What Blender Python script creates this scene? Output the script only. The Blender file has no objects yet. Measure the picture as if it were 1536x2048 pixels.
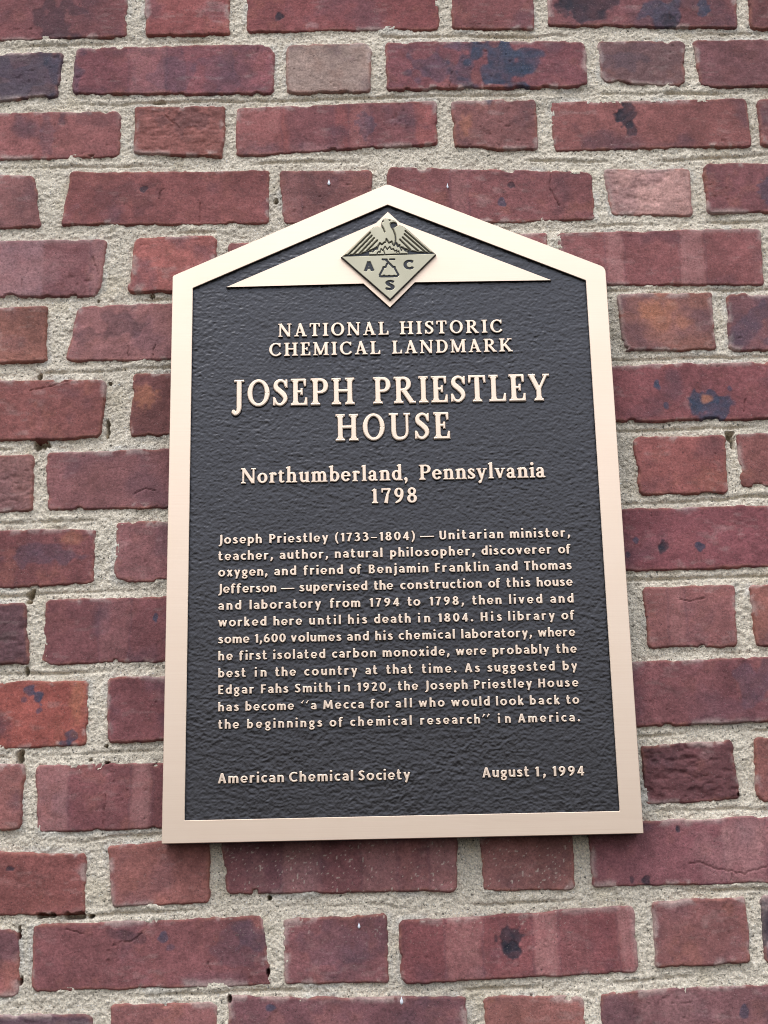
import bpy, math
import numpy as np
from mathutils import Matrix, Vector
from mathutils.geometry import tessellate_polygon

# ---------------------------------------------------------------- measured data (metres, wall plane x / z)
CAM = [-0.01847, -1.36203, 1.30499]
CAM_BASIS = [[0.999776, 0.000239, -0.02116], [0.020497, -0.259563, 0.965509], [-0.005262, -0.965726, -0.25951]]
FOCAL_PX = 2800
Z0 = 1.35
OUTER = [[-0.2282, 1.3506], [0.2289, 1.3495], [0.2282, 1.9336], [0.0004, 2.0363], [-0.229, 1.9341]]
INNER = [[-0.2072, 1.3715], [0.207, 1.3711], [0.207, 1.9197], [-0.0001, 2.0114], [-0.2072, 1.9188]]
PEDIMENT = [[-0.1722, 1.9198], [-0.0274, 1.9207], [-0.0001, 1.8931], [0.0269, 1.921], [0.1709, 1.9205], [0.0123, 1.9909], [0.0, 2.0035], [-0.0128, 1.9906]]
BRICKS = [[1, [[-0.5191, 2.3123], [-0.2907, 2.31], [-0.2917, 2.2417], [-0.5115, 2.238]], [118, 66, 68], 'darkband'], [1, [[-0.2696, 2.3122], [-0.1748, 2.3128], [-0.1748, 2.2424], [-0.268, 2.2418]], [126, 66, 66], ''], [1, [[-0.1536, 2.3111], [0.0643, 2.3117], [0.0633, 2.2438], [-0.1539, 2.2445]], [122, 64, 66], ''], [1, [[0.0809, 2.31], [0.173, 2.3094], [0.1708, 2.2408], [0.0792, 2.2434]], [112, 62, 64], ''], [1, [[0.1896, 2.309], [0.4041, 2.3044], [0.4, 2.2372], [0.1875, 2.2456]], [104, 60, 64], ''], [1, [[0.4201, 2.3041], [0.5242, 2.3019], [0.5169, 2.2328], [0.4163, 2.2362]], [104, 60, 62], ''], [2, [[-0.4992, 2.2211], [-0.3621, 2.222], [-0.3666, 2.1663], [-0.4954, 2.159]], [78, 60, 68], ''], [2, [[-0.3459, 2.2261], [-0.1245, 2.2265], [-0.1246, 2.1643], [-0.3478, 2.1697]], [114, 64, 70], 'band'], [2, [[-0.1087, 2.2243], [-0.014, 2.2248], [-0.0163, 2.1639], [-0.1078, 2.1652]], [142, 118, 110], ''], [2, [[0.0029, 2.2257], [0.2269, 2.2229], [0.2259, 2.1663], [0.0028, 2.166]], [108, 60, 66], ''], [2, [[0.2422, 2.2232], [0.3398, 2.2205], [0.336, 2.1645], [0.2452, 2.1715]], [98, 68, 70], ''], [2, [[0.35, 2.2215], [0.5776, 2.2186], [0.5707, 2.1589], [0.3539, 2.1635]], [108, 66, 70], ''], [3, [[-0.5169, 2.147], [-0.2947, 2.146], [-0.2943, 2.0909], [-0.5132, 2.0889]], [126, 74, 74], ''], [3, [[-0.2782, 2.15], [-0.178, 2.1497], [-0.1813, 2.0867], [-0.2773, 2.0943]], [122, 72, 68], 'rough'], [3, [[-0.1646, 2.1476], [0.0571, 2.1516], [0.056, 2.0976], [-0.1648, 2.0888]], [122, 66, 66], 'band'], [3, [[0.0743, 2.1506], [0.1686, 2.1499], [0.1672, 2.0885], [0.0779, 2.0922]], [108, 66, 66], ''], [3, [[0.1858, 2.1483], [0.4033, 2.1468], [0.4031, 2.0884], [0.1865, 2.0875]], [118, 68, 67], ''], [3, [[0.4149, 2.1446], [0.5133, 2.1457], [0.507, 2.0868], [0.417, 2.0887]], [112, 66, 66], ''], [4, [[-0.4845, 2.07], [-0.388, 2.0691], [-0.3777, 2.0076], [-0.4806, 2.005]], [118, 74, 74], ''], [4, [[-0.3464, 2.0713], [-0.1296, 2.0697], [-0.1306, 2.0065], [-0.3545, 2.0095]], [122, 68, 68], ''], [4, [[-0.1164, 2.0682], [-0.017, 2.0673], [-0.0181, 2.0041], [-0.1127, 2.0067]], [118, 72, 72], ''], [4, [[0.0018, 2.07], [0.2241, 2.061], [0.2261, 2.0031], [0.0003, 2.0037]], [112, 64, 66], ''], [4, [[0.2391, 2.0637], [0.333, 2.0617], [0.3314, 2.0056], [0.245, 2.0086]], [166, 124, 118], 'rough'], [4, [[0.3499, 2.0662], [0.5654, 2.0659], [0.5582, 2.0044], [0.3491, 2.0082]], [108, 62, 66], ''], [5, [[-0.5203, 1.991], [-0.3056, 1.9906], [-0.3105, 1.924], [-0.516, 1.9272]], [128, 82, 84], 'bandp'], [5, [[-0.2731, 1.9899], [-0.1875, 1.9916], [-0.1869, 1.9283], [-0.2801, 1.9285]], [140, 78, 74], ''], [5, [[-0.1723, 1.9836], [0.0428, 1.9879], [0.041, 1.9246], [-0.1708, 1.928]], [130, 78, 78], ''], [5, [[0.0644, 1.9845], [0.1719, 1.9875], [0.1687, 1.9236], [0.0651, 1.9241]], [130, 78, 78], ''], [5, [[0.1839, 1.9879], [0.4045, 1.9885], [0.4029, 1.9233], [0.1887, 1.9261]], [124, 72, 72], 'bandp'], [5, [[0.4192, 1.9882], [0.5184, 1.9897], [0.5112, 1.9251], [0.417, 1.9242]], [118, 70, 70], ''], [6, [[-0.4644, 1.9122], [-0.3668, 1.9136], [-0.3658, 1.8509], [-0.4607, 1.8495]], [126, 78, 70], ''], [6, [[-0.332, 1.9129], [-0.1172, 1.9152], [-0.1173, 1.8512], [-0.3431, 1.8515]], [138, 90, 90], ''], [6, [[-0.0958, 1.9119], [-0.0049, 1.9128], [-0.0062, 1.8489], [-0.0962, 1.8497]], [120, 70, 70], ''], [6, [[0.0112, 1.9125], [0.2255, 1.9137], [0.2215, 1.848], [0.0096, 1.8485]], [120, 70, 70], ''], [6, [[0.2449, 1.9145], [0.3451, 1.9135], [0.3436, 1.8499], [0.247, 1.8497]], [128, 82, 76], 'orange'], [6, [[0.3626, 1.9114], [0.5796, 1.912], [0.5715, 1.8462], [0.3599, 1.8479]], [112, 70, 74], ''], [7, [[-0.5123, 1.8315], [-0.3022, 1.8282], [-0.305, 1.7651], [-0.5077, 1.764]], [120, 68, 66], ''], [7, [[-0.2729, 1.8343], [-0.178, 1.834], [-0.1774, 1.7674], [-0.2727, 1.7661]], [106, 62, 62], ''], [7, [[-0.1622, 1.8336], [0.0515, 1.8319], [0.0494, 1.7653], [-0.1618, 1.767]], [120, 70, 70], ''], [7, [[0.0647, 1.8316], [0.1666, 1.8322], [0.1644, 1.7683], [0.0625, 1.7672]], [120, 70, 70], ''], [7, [[0.1836, 1.833], [0.4031, 1.8334], [0.4026, 1.7715], [0.1827, 1.7702]], [114, 62, 66], ''], [7, [[0.419, 1.8331], [0.517, 1.8332], [0.51, 1.772], [0.4157, 1.7718]], [114, 66, 66], ''], [8, [[-0.4703, 1.7463], [-0.3749, 1.747], [-0.3733, 1.6878], [-0.4665, 1.6845]], [120, 80, 78], 'rough'], [8, [[-0.3595, 1.7488], [-0.1461, 1.753], [-0.1459, 1.6883], [-0.3564, 1.688]], [122, 76, 78], ''], [8, [[-0.1253, 1.7499], [-0.0265, 1.7505], [-0.0277, 1.6869], [-0.1254, 1.6879]], [120, 70, 70], ''], [8, [[-0.0083, 1.7501], [0.2129, 1.7509], [0.2092, 1.6888], [-0.0097, 1.6886]], [120, 70, 70], ''], [8, [[0.2511, 1.7533], [0.346, 1.753], [0.3429, 1.6913], [0.2531, 1.6911]], [130, 72, 70], ''], [8, [[0.3587, 1.7543], [0.5707, 1.7542], [0.5636, 1.6968], [0.359, 1.6979]], [122, 72, 70], ''], [9, [[-0.5062, 1.6668], [-0.3059, 1.6662], [-0.3082, 1.6098], [-0.5021, 1.6062]], [114, 64, 66], ''], [9, [[-0.2857, 1.6727], [-0.1894, 1.6733], [-0.1887, 1.6104], [-0.2849, 1.6109]], [124, 78, 80], ''], [9, [[-0.174, 1.6719], [0.0361, 1.6711], [0.0343, 1.6098], [-0.1735, 1.6101]], [120, 70, 70], ''], [9, [[0.0515, 1.6719], [0.1697, 1.6736], [0.1688, 1.6101], [0.0495, 1.6095]], [120, 70, 70], ''], [9, [[0.1852, 1.6749], [0.4066, 1.6776], [0.4055, 1.6134], [0.1841, 1.6108]], [112, 60, 66], ''], [10, [[-0.4658, 1.5915], [-0.3751, 1.5901], [-0.3699, 1.5301], [-0.462, 1.5295]], [92, 60, 66], 'rough'], [10, [[-0.354, 1.5932], [-0.1456, 1.594], [-0.1454, 1.5303], [-0.3548, 1.5277]], [114, 66, 70], ''], [10, [[-0.1279, 1.5936], [-0.0294, 1.5936], [-0.0305, 1.5314], [-0.1279, 1.5315]], [120, 70, 70], ''], [10, [[-0.0117, 1.5937], [0.2058, 1.5927], [0.2071, 1.5314], [-0.013, 1.5321]], [120, 70, 70], ''], [10, [[0.25, 1.5938], [0.3427, 1.5934], [0.339, 1.5327], [0.2512, 1.5325]], [122, 74, 74], ''], [10, [[0.3573, 1.5926], [0.5607, 1.5919], [0.553, 1.5317], [0.3589, 1.5317]], [126, 76, 70], ''], [11, [[-0.5055, 1.5104], [-0.3089, 1.5107], [-0.3092, 1.4472], [-0.5009, 1.4449]], [132, 66, 60], ''], [11, [[-0.2906, 1.5124], [-0.1976, 1.5139], [-0.1968, 1.4521], [-0.2872, 1.4496]], [114, 64, 68], ''], [11, [[-0.1827, 1.5126], [0.0265, 1.5131], [0.0247, 1.4518], [-0.182, 1.4523]], [120, 70, 70], ''], [11, [[0.0439, 1.5138], [0.1687, 1.5151], [0.1677, 1.4527], [0.0419, 1.4514]], [120, 70, 70], ''], [11, [[0.1862, 1.5168], [0.4063, 1.5191], [0.4027, 1.4575], [0.185, 1.4533]], [114, 66, 70], ''], [12, [[-0.4606, 1.4285], [-0.3698, 1.43], [-0.3689, 1.3683], [-0.4567, 1.3664]], [128, 78, 76], ''], [12, [[-0.357, 1.4278], [-0.1549, 1.4293], [-0.1546, 1.3671], [-0.3528, 1.3647]], [122, 72, 74], 'bandp'], [12, [[-0.1377, 1.429], [-0.0421, 1.4308], [-0.0431, 1.3695], [-0.1376, 1.3677]], [120, 70, 70], ''], [12, [[-0.025, 1.4304], [0.2107, 1.4313], [0.2094, 1.3726], [-0.0262, 1.3691]], [120, 70, 70], ''], [12, [[0.2374, 1.4336], [0.3264, 1.4386], [0.3279, 1.3825], [0.2375, 1.3782]], [88, 50, 54], 'rough'], [12, [[0.3486, 1.4396], [0.5413, 1.4389], [0.5339, 1.3801], [0.348, 1.3783]], [126, 76, 72], ''], [13, [[-0.4991, 1.3508], [-0.3061, 1.343], [-0.3052, 1.2874], [-0.4946, 1.2882]], [122, 68, 66], ''], [13, [[-0.2847, 1.3491], [-0.1883, 1.3574], [-0.1871, 1.2954], [-0.2777, 1.2937]], [136, 82, 78], ''], [13, [[-0.1738, 1.3547], [0.0524, 1.357], [0.0505, 1.3019], [-0.1686, 1.3038]], [122, 76, 78], 'bandp'], [13, [[0.0752, 1.3565], [0.1639, 1.358], [0.164, 1.3014], [0.0768, 1.3005]], [126, 80, 78], ''], [13, [[0.181, 1.3609], [0.4056, 1.3656], [0.3992, 1.3029], [0.1809, 1.3024]], [116, 68, 74], ''], [14, [[-0.465, 1.2725], [-0.3679, 1.275], [-0.3651, 1.2155], [-0.4611, 1.2131]], [130, 76, 74], ''], [14, [[-0.3533, 1.2783], [-0.1365, 1.282], [-0.127, 1.2198], [-0.3512, 1.2192]], [114, 66, 69], ''], [14, [[-0.1156, 1.2779], [-0.0165, 1.2804], [-0.0164, 1.2193], [-0.1129, 1.2195]], [116, 70, 74], ''], [14, [[-0.0047, 1.2733], [0.2194, 1.2836], [0.2197, 1.2246], [-0.0032, 1.2185]], [122, 68, 70], 'bandp'], [14, [[0.2368, 1.286], [0.326, 1.2892], [0.3255, 1.23], [0.2369, 1.2278]], [118, 72, 72], ''], [14, [[0.3413, 1.2893], [0.5467, 1.2914], [0.5386, 1.23], [0.3406, 1.2297]], [84, 60, 68], ''], [15, [[-0.4975, 1.1983], [-0.2955, 1.1963], [-0.2936, 1.1394], [-0.4932, 1.1393]], [80, 56, 66], ''], [15, [[-0.2779, 1.2039], [-0.1786, 1.2049], [-0.1766, 1.1456], [-0.2753, 1.1455]], [132, 82, 82], ''], [15, [[-0.166, 1.209], [0.0561, 1.2039], [0.0554, 1.1472], [-0.165, 1.1475]], [104, 64, 70], ''], [15, [[0.0721, 1.2045], [0.1669, 1.2029], [0.1655, 1.147], [0.0786, 1.1454]], [130, 80, 76], ''], [15, [[0.183, 1.2048], [0.4136, 1.2124], [0.4077, 1.1572], [0.182, 1.151]], [110, 70, 74], '']]
MARKS = [[0.1303, 2.1949, 0.0348, 0.0331, 1.0, 's'], [0.1588, 2.2038, 0.0169, 0.0191, 0.8, 's'], [0.0516, 2.1934, 0.0196, 0.0177, 0.5, 's'], [0.091, 2.1957, 0.0168, 0.0305, 0.6, 's'], [0.2655, 2.1984, 0.0224, 0.0127, 0.3, 's'], [0.2683, 2.1302, 0.0095, 0.0162, 1.0, 'b'], [0.2721, 2.1134, 0.0055, 0.0099, 1.0, 'b'], [0.2609, 2.1279, 0.0067, 0.0062, 0.9, 'b'], [0.2275, 2.2714, 0.0284, 0.017, 0.9, 'b'], [0.2075, 2.2706, 0.0113, 0.013, 0.7, 'b'], [0.3094, 2.2619, 0.0239, 0.0169, 0.8, 's'], [0.3254, 2.2472, 0.0102, 0.0091, 0.8, 'b'], [0.3653, 2.2633, 0.0079, 0.0117, 0.9, 's'], [0.1259, 2.0262, 0.0044, 0.0048, 0.9, 's'], [0.1366, 2.0458, 0.0038, 0.0049, 0.8, 'b'], [-0.1177, 2.2632, 0.0062, 0.0059, 1.0, 'b'], [-0.2658, 2.0496, 0.0038, 0.0036, 1.0, 'b'], [-0.2917, 2.0369, 0.0328, 0.0181, 0.25, 'b'], [-0.065, 2.0471, 0.0164, 0.0157, 0.25, 'b'], [0.3187, 1.7899, 0.0073, 0.0121, 1.0, 's'], [0.3382, 1.784, 0.0178, 0.0121, 1.0, 's'], [0.3338, 1.7951, 0.0084, 0.0089, 0.9, 's'], [0.3295, 1.7936, 0.0047, 0.005, 0.9, 'o'], [0.2792, 1.8097, 0.0037, 0.005, 1.0, 's'], [0.2864, 1.7867, 0.0027, 0.0039, 0.9, 's'], [0.3552, 1.8053, 0.0021, 0.0028, 0.9, 's'], [0.2728, 1.6355, 0.0046, 0.0058, 1.0, 'b'], [0.3105, 1.6342, 0.0046, 0.0047, 1.0, 's'], [0.2457, 1.6419, 0.003, 0.0042, 0.8, 's'], [0.2361, 1.6284, 0.0025, 0.0037, 0.8, 's'], [-0.3667, 1.503, 0.0054, 0.0055, 1.0, 's'], [-0.3573, 1.4939, 0.005, 0.0064, 1.0, 's'], [-0.3717, 1.4932, 0.0029, 0.003, 0.7, 's'], [-0.3568, 1.482, 0.0035, 0.003, 0.7, 's'], [-0.3232, 1.4553, 0.0049, 0.0069, 1.0, 's'], [-0.3304, 1.4496, 0.0059, 0.0024, 0.8, 's'], [-0.2436, 1.573, 0.003, 0.0041, 0.9, 's'], [-0.357, 1.641, 0.028, 0.0095, 0.45, 's'], [0.1006, 1.2542, 0.0114, 0.0109, 1.0, 'b'], [0.1021, 1.246, 0.0076, 0.0072, 1.0, 'b'], [-0.2295, 1.2652, 0.0043, 0.0054, 0.8, 's'], [-0.2217, 1.2551, 0.0048, 0.0036, 0.5, 's'], [-0.2656, 1.2674, 0.0142, 0.0064, 0.5, 'b'], [0.2325, 1.3064, 0.0047, 0.0046, 0.9, 'b'], [0.2191, 1.3076, 0.0029, 0.0037, 0.8, 'b'], [0.2663, 1.3544, 0.0029, 0.0038, 1.0, 'b'], [-0.3777, 1.3305, 0.0043, 0.0023, 0.9, 'b'], [-0.1279, 1.1994, 0.0047, 0.0054, 0.8, 's'], [0.3169, 1.1855, 0.0038, 0.007, 0.8, 's'], [0.3428, 1.2636, 0.0095, 0.0182, 0.8, 'b'], [-0.3688, 2.2633, 0.0227, 0.039, 0.55, 'b'], [-0.3576, 2.1926, 0.0168, 0.0381, 0.4, 's'], [-0.3968, 2.1934, 0.0448, 0.0253, 0.35, 's'], [0.2934, 1.8881, 0.0213, 0.016, 0.55, 'o'], [0.2778, 1.8953, 0.0118, 0.0115, 0.6, 'o'], [-0.3186, 1.4916, 0.007, 0.0248, 0.6, 'o'], [-0.2592, 1.8105, 0.0116, 0.0111, 0.7, 'o'], [-0.3297, 1.6578, 0.0102, 0.0063, 0.6, 'o'], [0.3368, 1.7048, 0.031, 0.0108, 0.2, 'o'], [0.0883, 2.1204, 0.0067, 0.0124, 0.5, 'o'], [0.2962, 1.334, 0.0144, 0.0188, 0.4, 'w'], [0.3351, 1.3379, 0.0193, 0.0281, 0.45, 'w'], [0.2565, 1.1934, 0.0281, 0.0133, 0.4, 'w'], [-0.0727, 2.096, 0.022, 0.0074, 0.5, 'w'], [-0.0809, 2.2507, 0.0068, 0.0039, 1.0, 'w'], [-0.4072, 1.9446, 0.0377, 0.0233, 0.5, 'w'], [0.3541, 1.4947, 0.0149, 0.0199, 0.4, 's'], [-0.1422, 1.2648, 0.0142, 0.0136, 0.35, 's'], [-0.1564, 1.2537, 0.019, 0.0181, 0.25, 's'], [-0.0711, 1.2542, 0.0285, 0.0182, 0.25, 's'], [-0.3167, 2.1384, 0.0333, 0.0088, 0.3, 'b'], [-0.2112, 2.133, 0.0333, 0.0125, 0.35, 'b'], [-0.0226, 2.1228, 0.01, 0.0161, 0.5, 's'], [-0.3743, 2.121, 0.0078, 0.0222, 0.3, 's'], [-0.24, 2.1901, 0.0281, 0.0177, 0.3, 's'], [-0.184, 2.1952, 0.0224, 0.0222, 0.3, 's'], [0.3828, 1.873, 0.0213, 0.0228, 0.4, 's'], [0.4191, 2.0338, 0.0109, 0.0181, 0.6, 's'], [-0.2876, 1.8901, 0.0181, 0.0149, 0.45, 'b'], [-0.3245, 1.8783, 0.0116, 0.0091, 0.35, 'b']]
CRACKS = [[[-0.2054, 2.0338], [-0.2042, 2.023], [-0.2046, 2.0092]], [[-0.3184, 1.969], [-0.3165, 1.9602], [-0.3118, 1.9484]], [[-0.3945, 1.9356], [-0.3944, 1.9443]], [[0.1819, 2.0643], [0.1775, 2.0419], [0.1825, 2.0328], [0.1873, 2.0206]], [[0.075, 2.1865], [0.0732, 2.167]], [[-0.2865, 1.2838], [-0.2868, 1.2792]], [[-0.187, 1.2408], [-0.1836, 1.234]], [[-0.3227, 1.2731], [-0.3036, 1.2691]], [[0.276, 1.3227], [0.2855, 1.322], [0.3043, 1.3161], [0.3279, 1.3109], [0.3507, 1.3179]], [[0.3162, 1.3149], [0.3149, 1.3047]], [[-0.2881, 1.3984], [-0.289, 1.3794], [-0.29, 1.3676]], [[-0.284, 1.7587], [-0.2607, 1.7653]], [[-0.2785, 1.8671], [-0.2776, 1.853]], [[-0.2499, 1.8677], [-0.2518, 1.8564]], [[-0.4028, 1.641], [-0.4028, 1.641]], [[0.2703, 1.4593], [0.2712, 1.452]], [[0.3703, 1.7916], [0.3681, 1.7778]], [[-0.1939, 2.0772], [-0.1927, 2.0705]], [[-0.3801, 1.817], [-0.3593, 1.8227], [-0.3385, 1.8278]], [[0.046, 2.0954], [0.0598, 2.0963], [0.0712, 2.1053]], [[0.3341, 1.7347], [0.3347, 1.7292]], [[-0.267, 1.7042], [-0.2568, 1.7078], [-0.2465, 1.7065]], [[0.2859, 1.5797], [0.2984, 1.5784], [0.3113, 1.5812]], [[-0.2456, 2.051], [-0.2492, 2.039]], [[-0.2446, 2.1399], [-0.2361, 2.1304], [-0.2276, 2.1222]], [[-0.2702, 1.2607], [-0.256, 1.2626], [-0.249, 1.2693]], [[-0.1038, 1.3425], [-0.1039, 1.3308]]]
HOLES = [[-0.3671, 1.7588, 0.0065, 0.0045], [-0.3704, 1.5977, 0.0045, 0.0055], [-0.3731, 1.4378, 0.004, 0.006], [-0.3709, 1.5201, 0.002, 0.005], [-0.3137, 1.2857, 0.014, 0.0025], [-0.3399, 1.2863, 0.01, 0.002], [-0.1208, 2.0344, 0.0025, 0.004], [-0.1708, 1.9222, 0.002, 0.003], [-0.312, 1.9194, 0.0025, 0.0025], [-0.2548, 1.9239, 0.002, 0.002], [0.3523, 1.7534, 0.004, 0.0035], [0.3537, 1.7451, 0.002, 0.004], [-0.2871, 1.4297, 0.0035, 0.0015], [-0.3043, 1.4325, 0.0035, 0.002], [-0.289, 1.4458, 0.0025, 0.002], [-0.2979, 1.7738, 0.002, 0.007], [-0.3714, 1.8341, 0.0025, 0.0025], [-0.2963, 1.8253, 0.0015, 0.0015], [-0.3664, 1.2731, 0.0015, 0.005], [-0.3633, 1.2266, 0.002, 0.004], [-0.1664, 1.2059, 0.002, 0.004], [-0.1303, 1.2306, 0.0015, 0.004], [-0.2505, 2.1576, 0.005, 0.0015], [-0.1289, 1.2984, 0.002, 0.0025], [0.3286, 1.3854, 0.0015, 0.002]]
BANDS = [[[0.1834, 1.995], [0.2363, 1.9211], 0.35, 'd'], [[0.2369, 1.9966], [0.2531, 1.9203], 0.75, 'p'], [[0.2552, 1.9958], [0.3119, 1.9195], 0.45, 'd'], [[0.3157, 1.9949], [0.3405, 1.9186], 0.8, 'p'], [[0.3437, 1.9939], [0.4036, 1.9176], 0.35, 'd'], [[-0.4187, 1.9973], [-0.3729, 1.92], 0.75, 'g'], [[-0.3713, 1.9963], [-0.3245, 1.919], 0.6, 'd'], [[-0.3196, 1.9955], [-0.3045, 1.9182], 0.6, 'p'], [[-0.3546, 1.4323], [-0.3255, 1.3611], 0.7, 'p'], [[-0.3235, 1.4323], [-0.2651, 1.3606], 0.55, 'd'], [[-0.2632, 1.4329], [-0.2447, 1.3607], 0.65, 'p'], [[-0.2433, 1.4322], [-0.1571, 1.3595], 0.4, 'd'], [[-0.0044, 1.281], [0.0368, 1.2146], 0.5, 'd'], [[0.0397, 1.2825], [0.0719, 1.2155], 0.5, 'p'], [[0.0776, 1.2825], [0.1222, 1.2155], 0.4, 'd'], [[0.1237, 1.2836], [0.145, 1.2166], 0.7, 'p'], [[0.146, 1.2845], [0.202, 1.2175], 0.5, 'd'], [[0.205, 1.286], [0.2211, 1.2194], 0.75, 'p'], [[-0.1726, 1.3579], [-0.1183, 1.2996], 0.5, 'd'], [[-0.1154, 1.3593], [-0.0799, 1.2986], 0.55, 'p'], [[-0.077, 1.3594], [-0.0414, 1.2987], 0.5, 'd'], [[-0.0385, 1.3596], [-0.0077, 1.298], 0.4, 'p'], [[0.0269, 1.3601], [0.0515, 1.2976], 0.65, 'p'], [[-0.3439, 2.2353], [-0.3046, 2.1641], 0.35, 'd'], [[-0.2839, 2.234], [-0.2457, 2.1629], 0.35, 'p'], [[-0.1645, 2.1583], [-0.1168, 2.0834], 0.35, 'p'], [[-0.0669, 2.1561], [-0.006, 2.0873], 0.4, 'd'], [[-0.0392, 2.1559], [-0.0171, 2.0859], 0.35, 'p'], [[0.0716, 2.0732], [0.088, 2.0002], 0.4, 'p'], [[0.2396, 1.6786], [0.2753, 1.6072], 0.3, 'd'], [[0.2744, 1.5941], [0.2895, 1.5279], 0.25, 'p'], [[0.3185, 1.5214], [0.3661, 1.4491], 0.35, 'd'], [[0.3107, 1.3691], [0.3492, 1.2993], 0.55, 'p'], [[-0.2986, 1.6011], [-0.271, 1.5242], 0.25, 'p'], [[-0.1252, 2.0742], [-0.0951, 2.0013], 0.2, 'p']]
DRIPS = [[-0.0633, 2.0525, 0.0016, 0.0034], [-0.0045, 1.2025, 0.0016, 0.0034], [-0.0433, 1.2709, 0.0014, 0.0026], [0.0664, 2.0455, 0.0011, 0.003]]
LINES = [['serif', 0.0145, 1.8628, [['NATIONAL', -0.1175, -0.0021], ['HISTORIC', 0.0096, 0.117]]], ['serif', 0.0145, 1.8414, [['CHEMICAL', -0.1269, -0.0111], ['LANDMARK', 0.001, 0.1267]]], ['serifc', 0.029, 1.7868, [['JOSEPH', -0.1656, -0.0387], ['PRIESTLEY', -0.0196, 0.163]]], ['serifc', 0.0286, 1.7475, [['HOUSE', -0.0588, 0.0585]]], ['serif', 0.0159, 1.7042, [['Northumberland,', -0.1556, 0.0137], ['Pennsylvania', 0.0254, 0.1539]]], ['serif', 0.0157, 1.6806, [['1798', -0.0231, 0.0227]]], ['sans', 0.0091, 1.6414, [['Joseph', -0.1776, -0.1342], ['Priestley', -0.1267, -0.0676], ['(1733–1804)', -0.0608, 0.0195], ['—', 0.0245, 0.0388], ['Unitarian', 0.0441, 0.1083], ['minister,', 0.1148, 0.1754]]], ['sans', 0.009, 1.6245, [['teacher,', -0.1778, -0.1229], ['author,', -0.1164, -0.0678], ['natural', -0.0612, -0.0134], ['philosopher,', -0.0059, 0.079], ['discoverer', 0.0856, 0.1558], ['of', 0.1624, 0.1751]]], ['sans', 0.009, 1.608, [['oxygen,', -0.1777, -0.1284], ['and', -0.1219, -0.0998], ['friend', -0.0926, -0.0531], ['of', -0.047, -0.0347], ['Benjamin', -0.0275, 0.032], ['Franklin', 0.0385, 0.0924], ['and', 0.0989, 0.1212], ['Thomas', 0.1277, 0.1751]]], ['sans', 0.009, 1.5911, [['Jefferson', -0.1775, -0.1197], ['—', -0.1152, -0.1017], ['supervised', -0.0968, -0.0292], ['the', -0.0227, -0.0035], ['construction', 0.0034, 0.0846], ['of', 0.091, 0.1033], ['this', 0.1091, 0.133], ['house', 0.1393, 0.1752]]], ['sans', 0.0089, 1.5742, [['and', -0.1773, -0.1544], ['laboratory', -0.1463, -0.0754], ['from', -0.0667, -0.0365], ['1794', -0.0274, 0.0022], ['to', 0.0103, 0.0231], ['1798,', 0.0321, 0.0664], ['then', 0.0745, 0.1036], ['lived', 0.111, 0.1441], ['and', 0.1519, 0.1751]]], ['sans', 0.0088, 1.5574, [['worked', -0.1772, -0.1295], ['here', -0.1226, -0.0942], ['until', -0.0874, -0.0559], ['his', -0.049, -0.03], ['death', -0.0233, 0.0131], ['in', 0.0202, 0.0324], ['1804.', 0.0402, 0.0749], ['His', 0.0822, 0.1032], ['library', 0.1094, 0.1556], ['of', 0.162, 0.1752]]], ['sans', 0.0088, 1.5406, [['some', -0.177, -0.1462], ['1,600', -0.1411, -0.1104], ['volumes', -0.1056, -0.0557], ['and', -0.0502, -0.0285], ['his', -0.0224, -0.005], ['chemical', 0.0006, 0.0562], ['laboratory,', 0.0624, 0.1322], ['where', 0.1379, 0.1749]]], ['sans', 0.0087, 1.5239, [['he', -0.1768, -0.1625], ['first', -0.1563, -0.1289], ['isolated', -0.1229, -0.0717], ['carbon', -0.0652, -0.0219], ['monoxide,', -0.0155, 0.0503], ['were', 0.0563, 0.0865], ['probably', 0.0924, 0.1484], ['the', 0.1552, 0.1754]]], ['sans', 0.0087, 1.507, [['best', -0.1767, -0.1495], ['in', -0.141, -0.1293], ['the', -0.121, -0.1005], ['country', -0.0926, -0.0406], ['at', -0.0328, -0.0208], ['that', -0.0122, 0.0139], ['time.', 0.0226, 0.0565], ['As', 0.0647, 0.0795], ['suggested', 0.0868, 0.1529], ['by', 0.1606, 0.1749]]], ['sans', 0.0086, 1.4907, [['Edgar', -0.1765, -0.1416], ['Fahs', -0.1349, -0.1081], ['Smith', -0.1018, -0.0662], ['in', -0.0598, -0.0479], ['1920,', -0.0409, -0.0078], ['the', -0.0013, 0.0186], ['Joseph', 0.0252, 0.0669], ['Priestley', 0.073, 0.1298], ['House', 0.1359, 0.1752]]], ['sans', 0.0085, 1.474, [['has', -0.1764, -0.1562], ['become', -0.1499, -0.1026], ['“a', -0.0959, -0.0808], ['Mecca', -0.0742, -0.0348], ['for', -0.0283, -0.0099], ['all', -0.004, 0.0121], ['who', 0.0185, 0.0439], ['would', 0.0502, 0.0879], ['look', 0.0938, 0.121], ['back', 0.1268, 0.1562], ['to', 0.1623, 0.175]]], ['sans', 0.0085, 1.457, [['the', -0.1762, -0.1559], ['beginnings', -0.1483, -0.0753], ['of', -0.0684, -0.0552], ['chemical', -0.0484, 0.0115], ['research”', 0.0196, 0.0875], ['in', 0.095, 0.1076], ['America.', 0.1146, 0.1748]]], ['sans', 0.0095, 1.405, [['American', -0.1759, -0.1125], ['Chemical', -0.1078, -0.0461], ['Society', -0.0412, 0.0086]]], ['sans', 0.0095, 1.4052, [['August', 0.0779, 0.123], ['1,', 0.1286, 0.1389], ['1994', 0.1452, 0.1758]]]]
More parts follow.
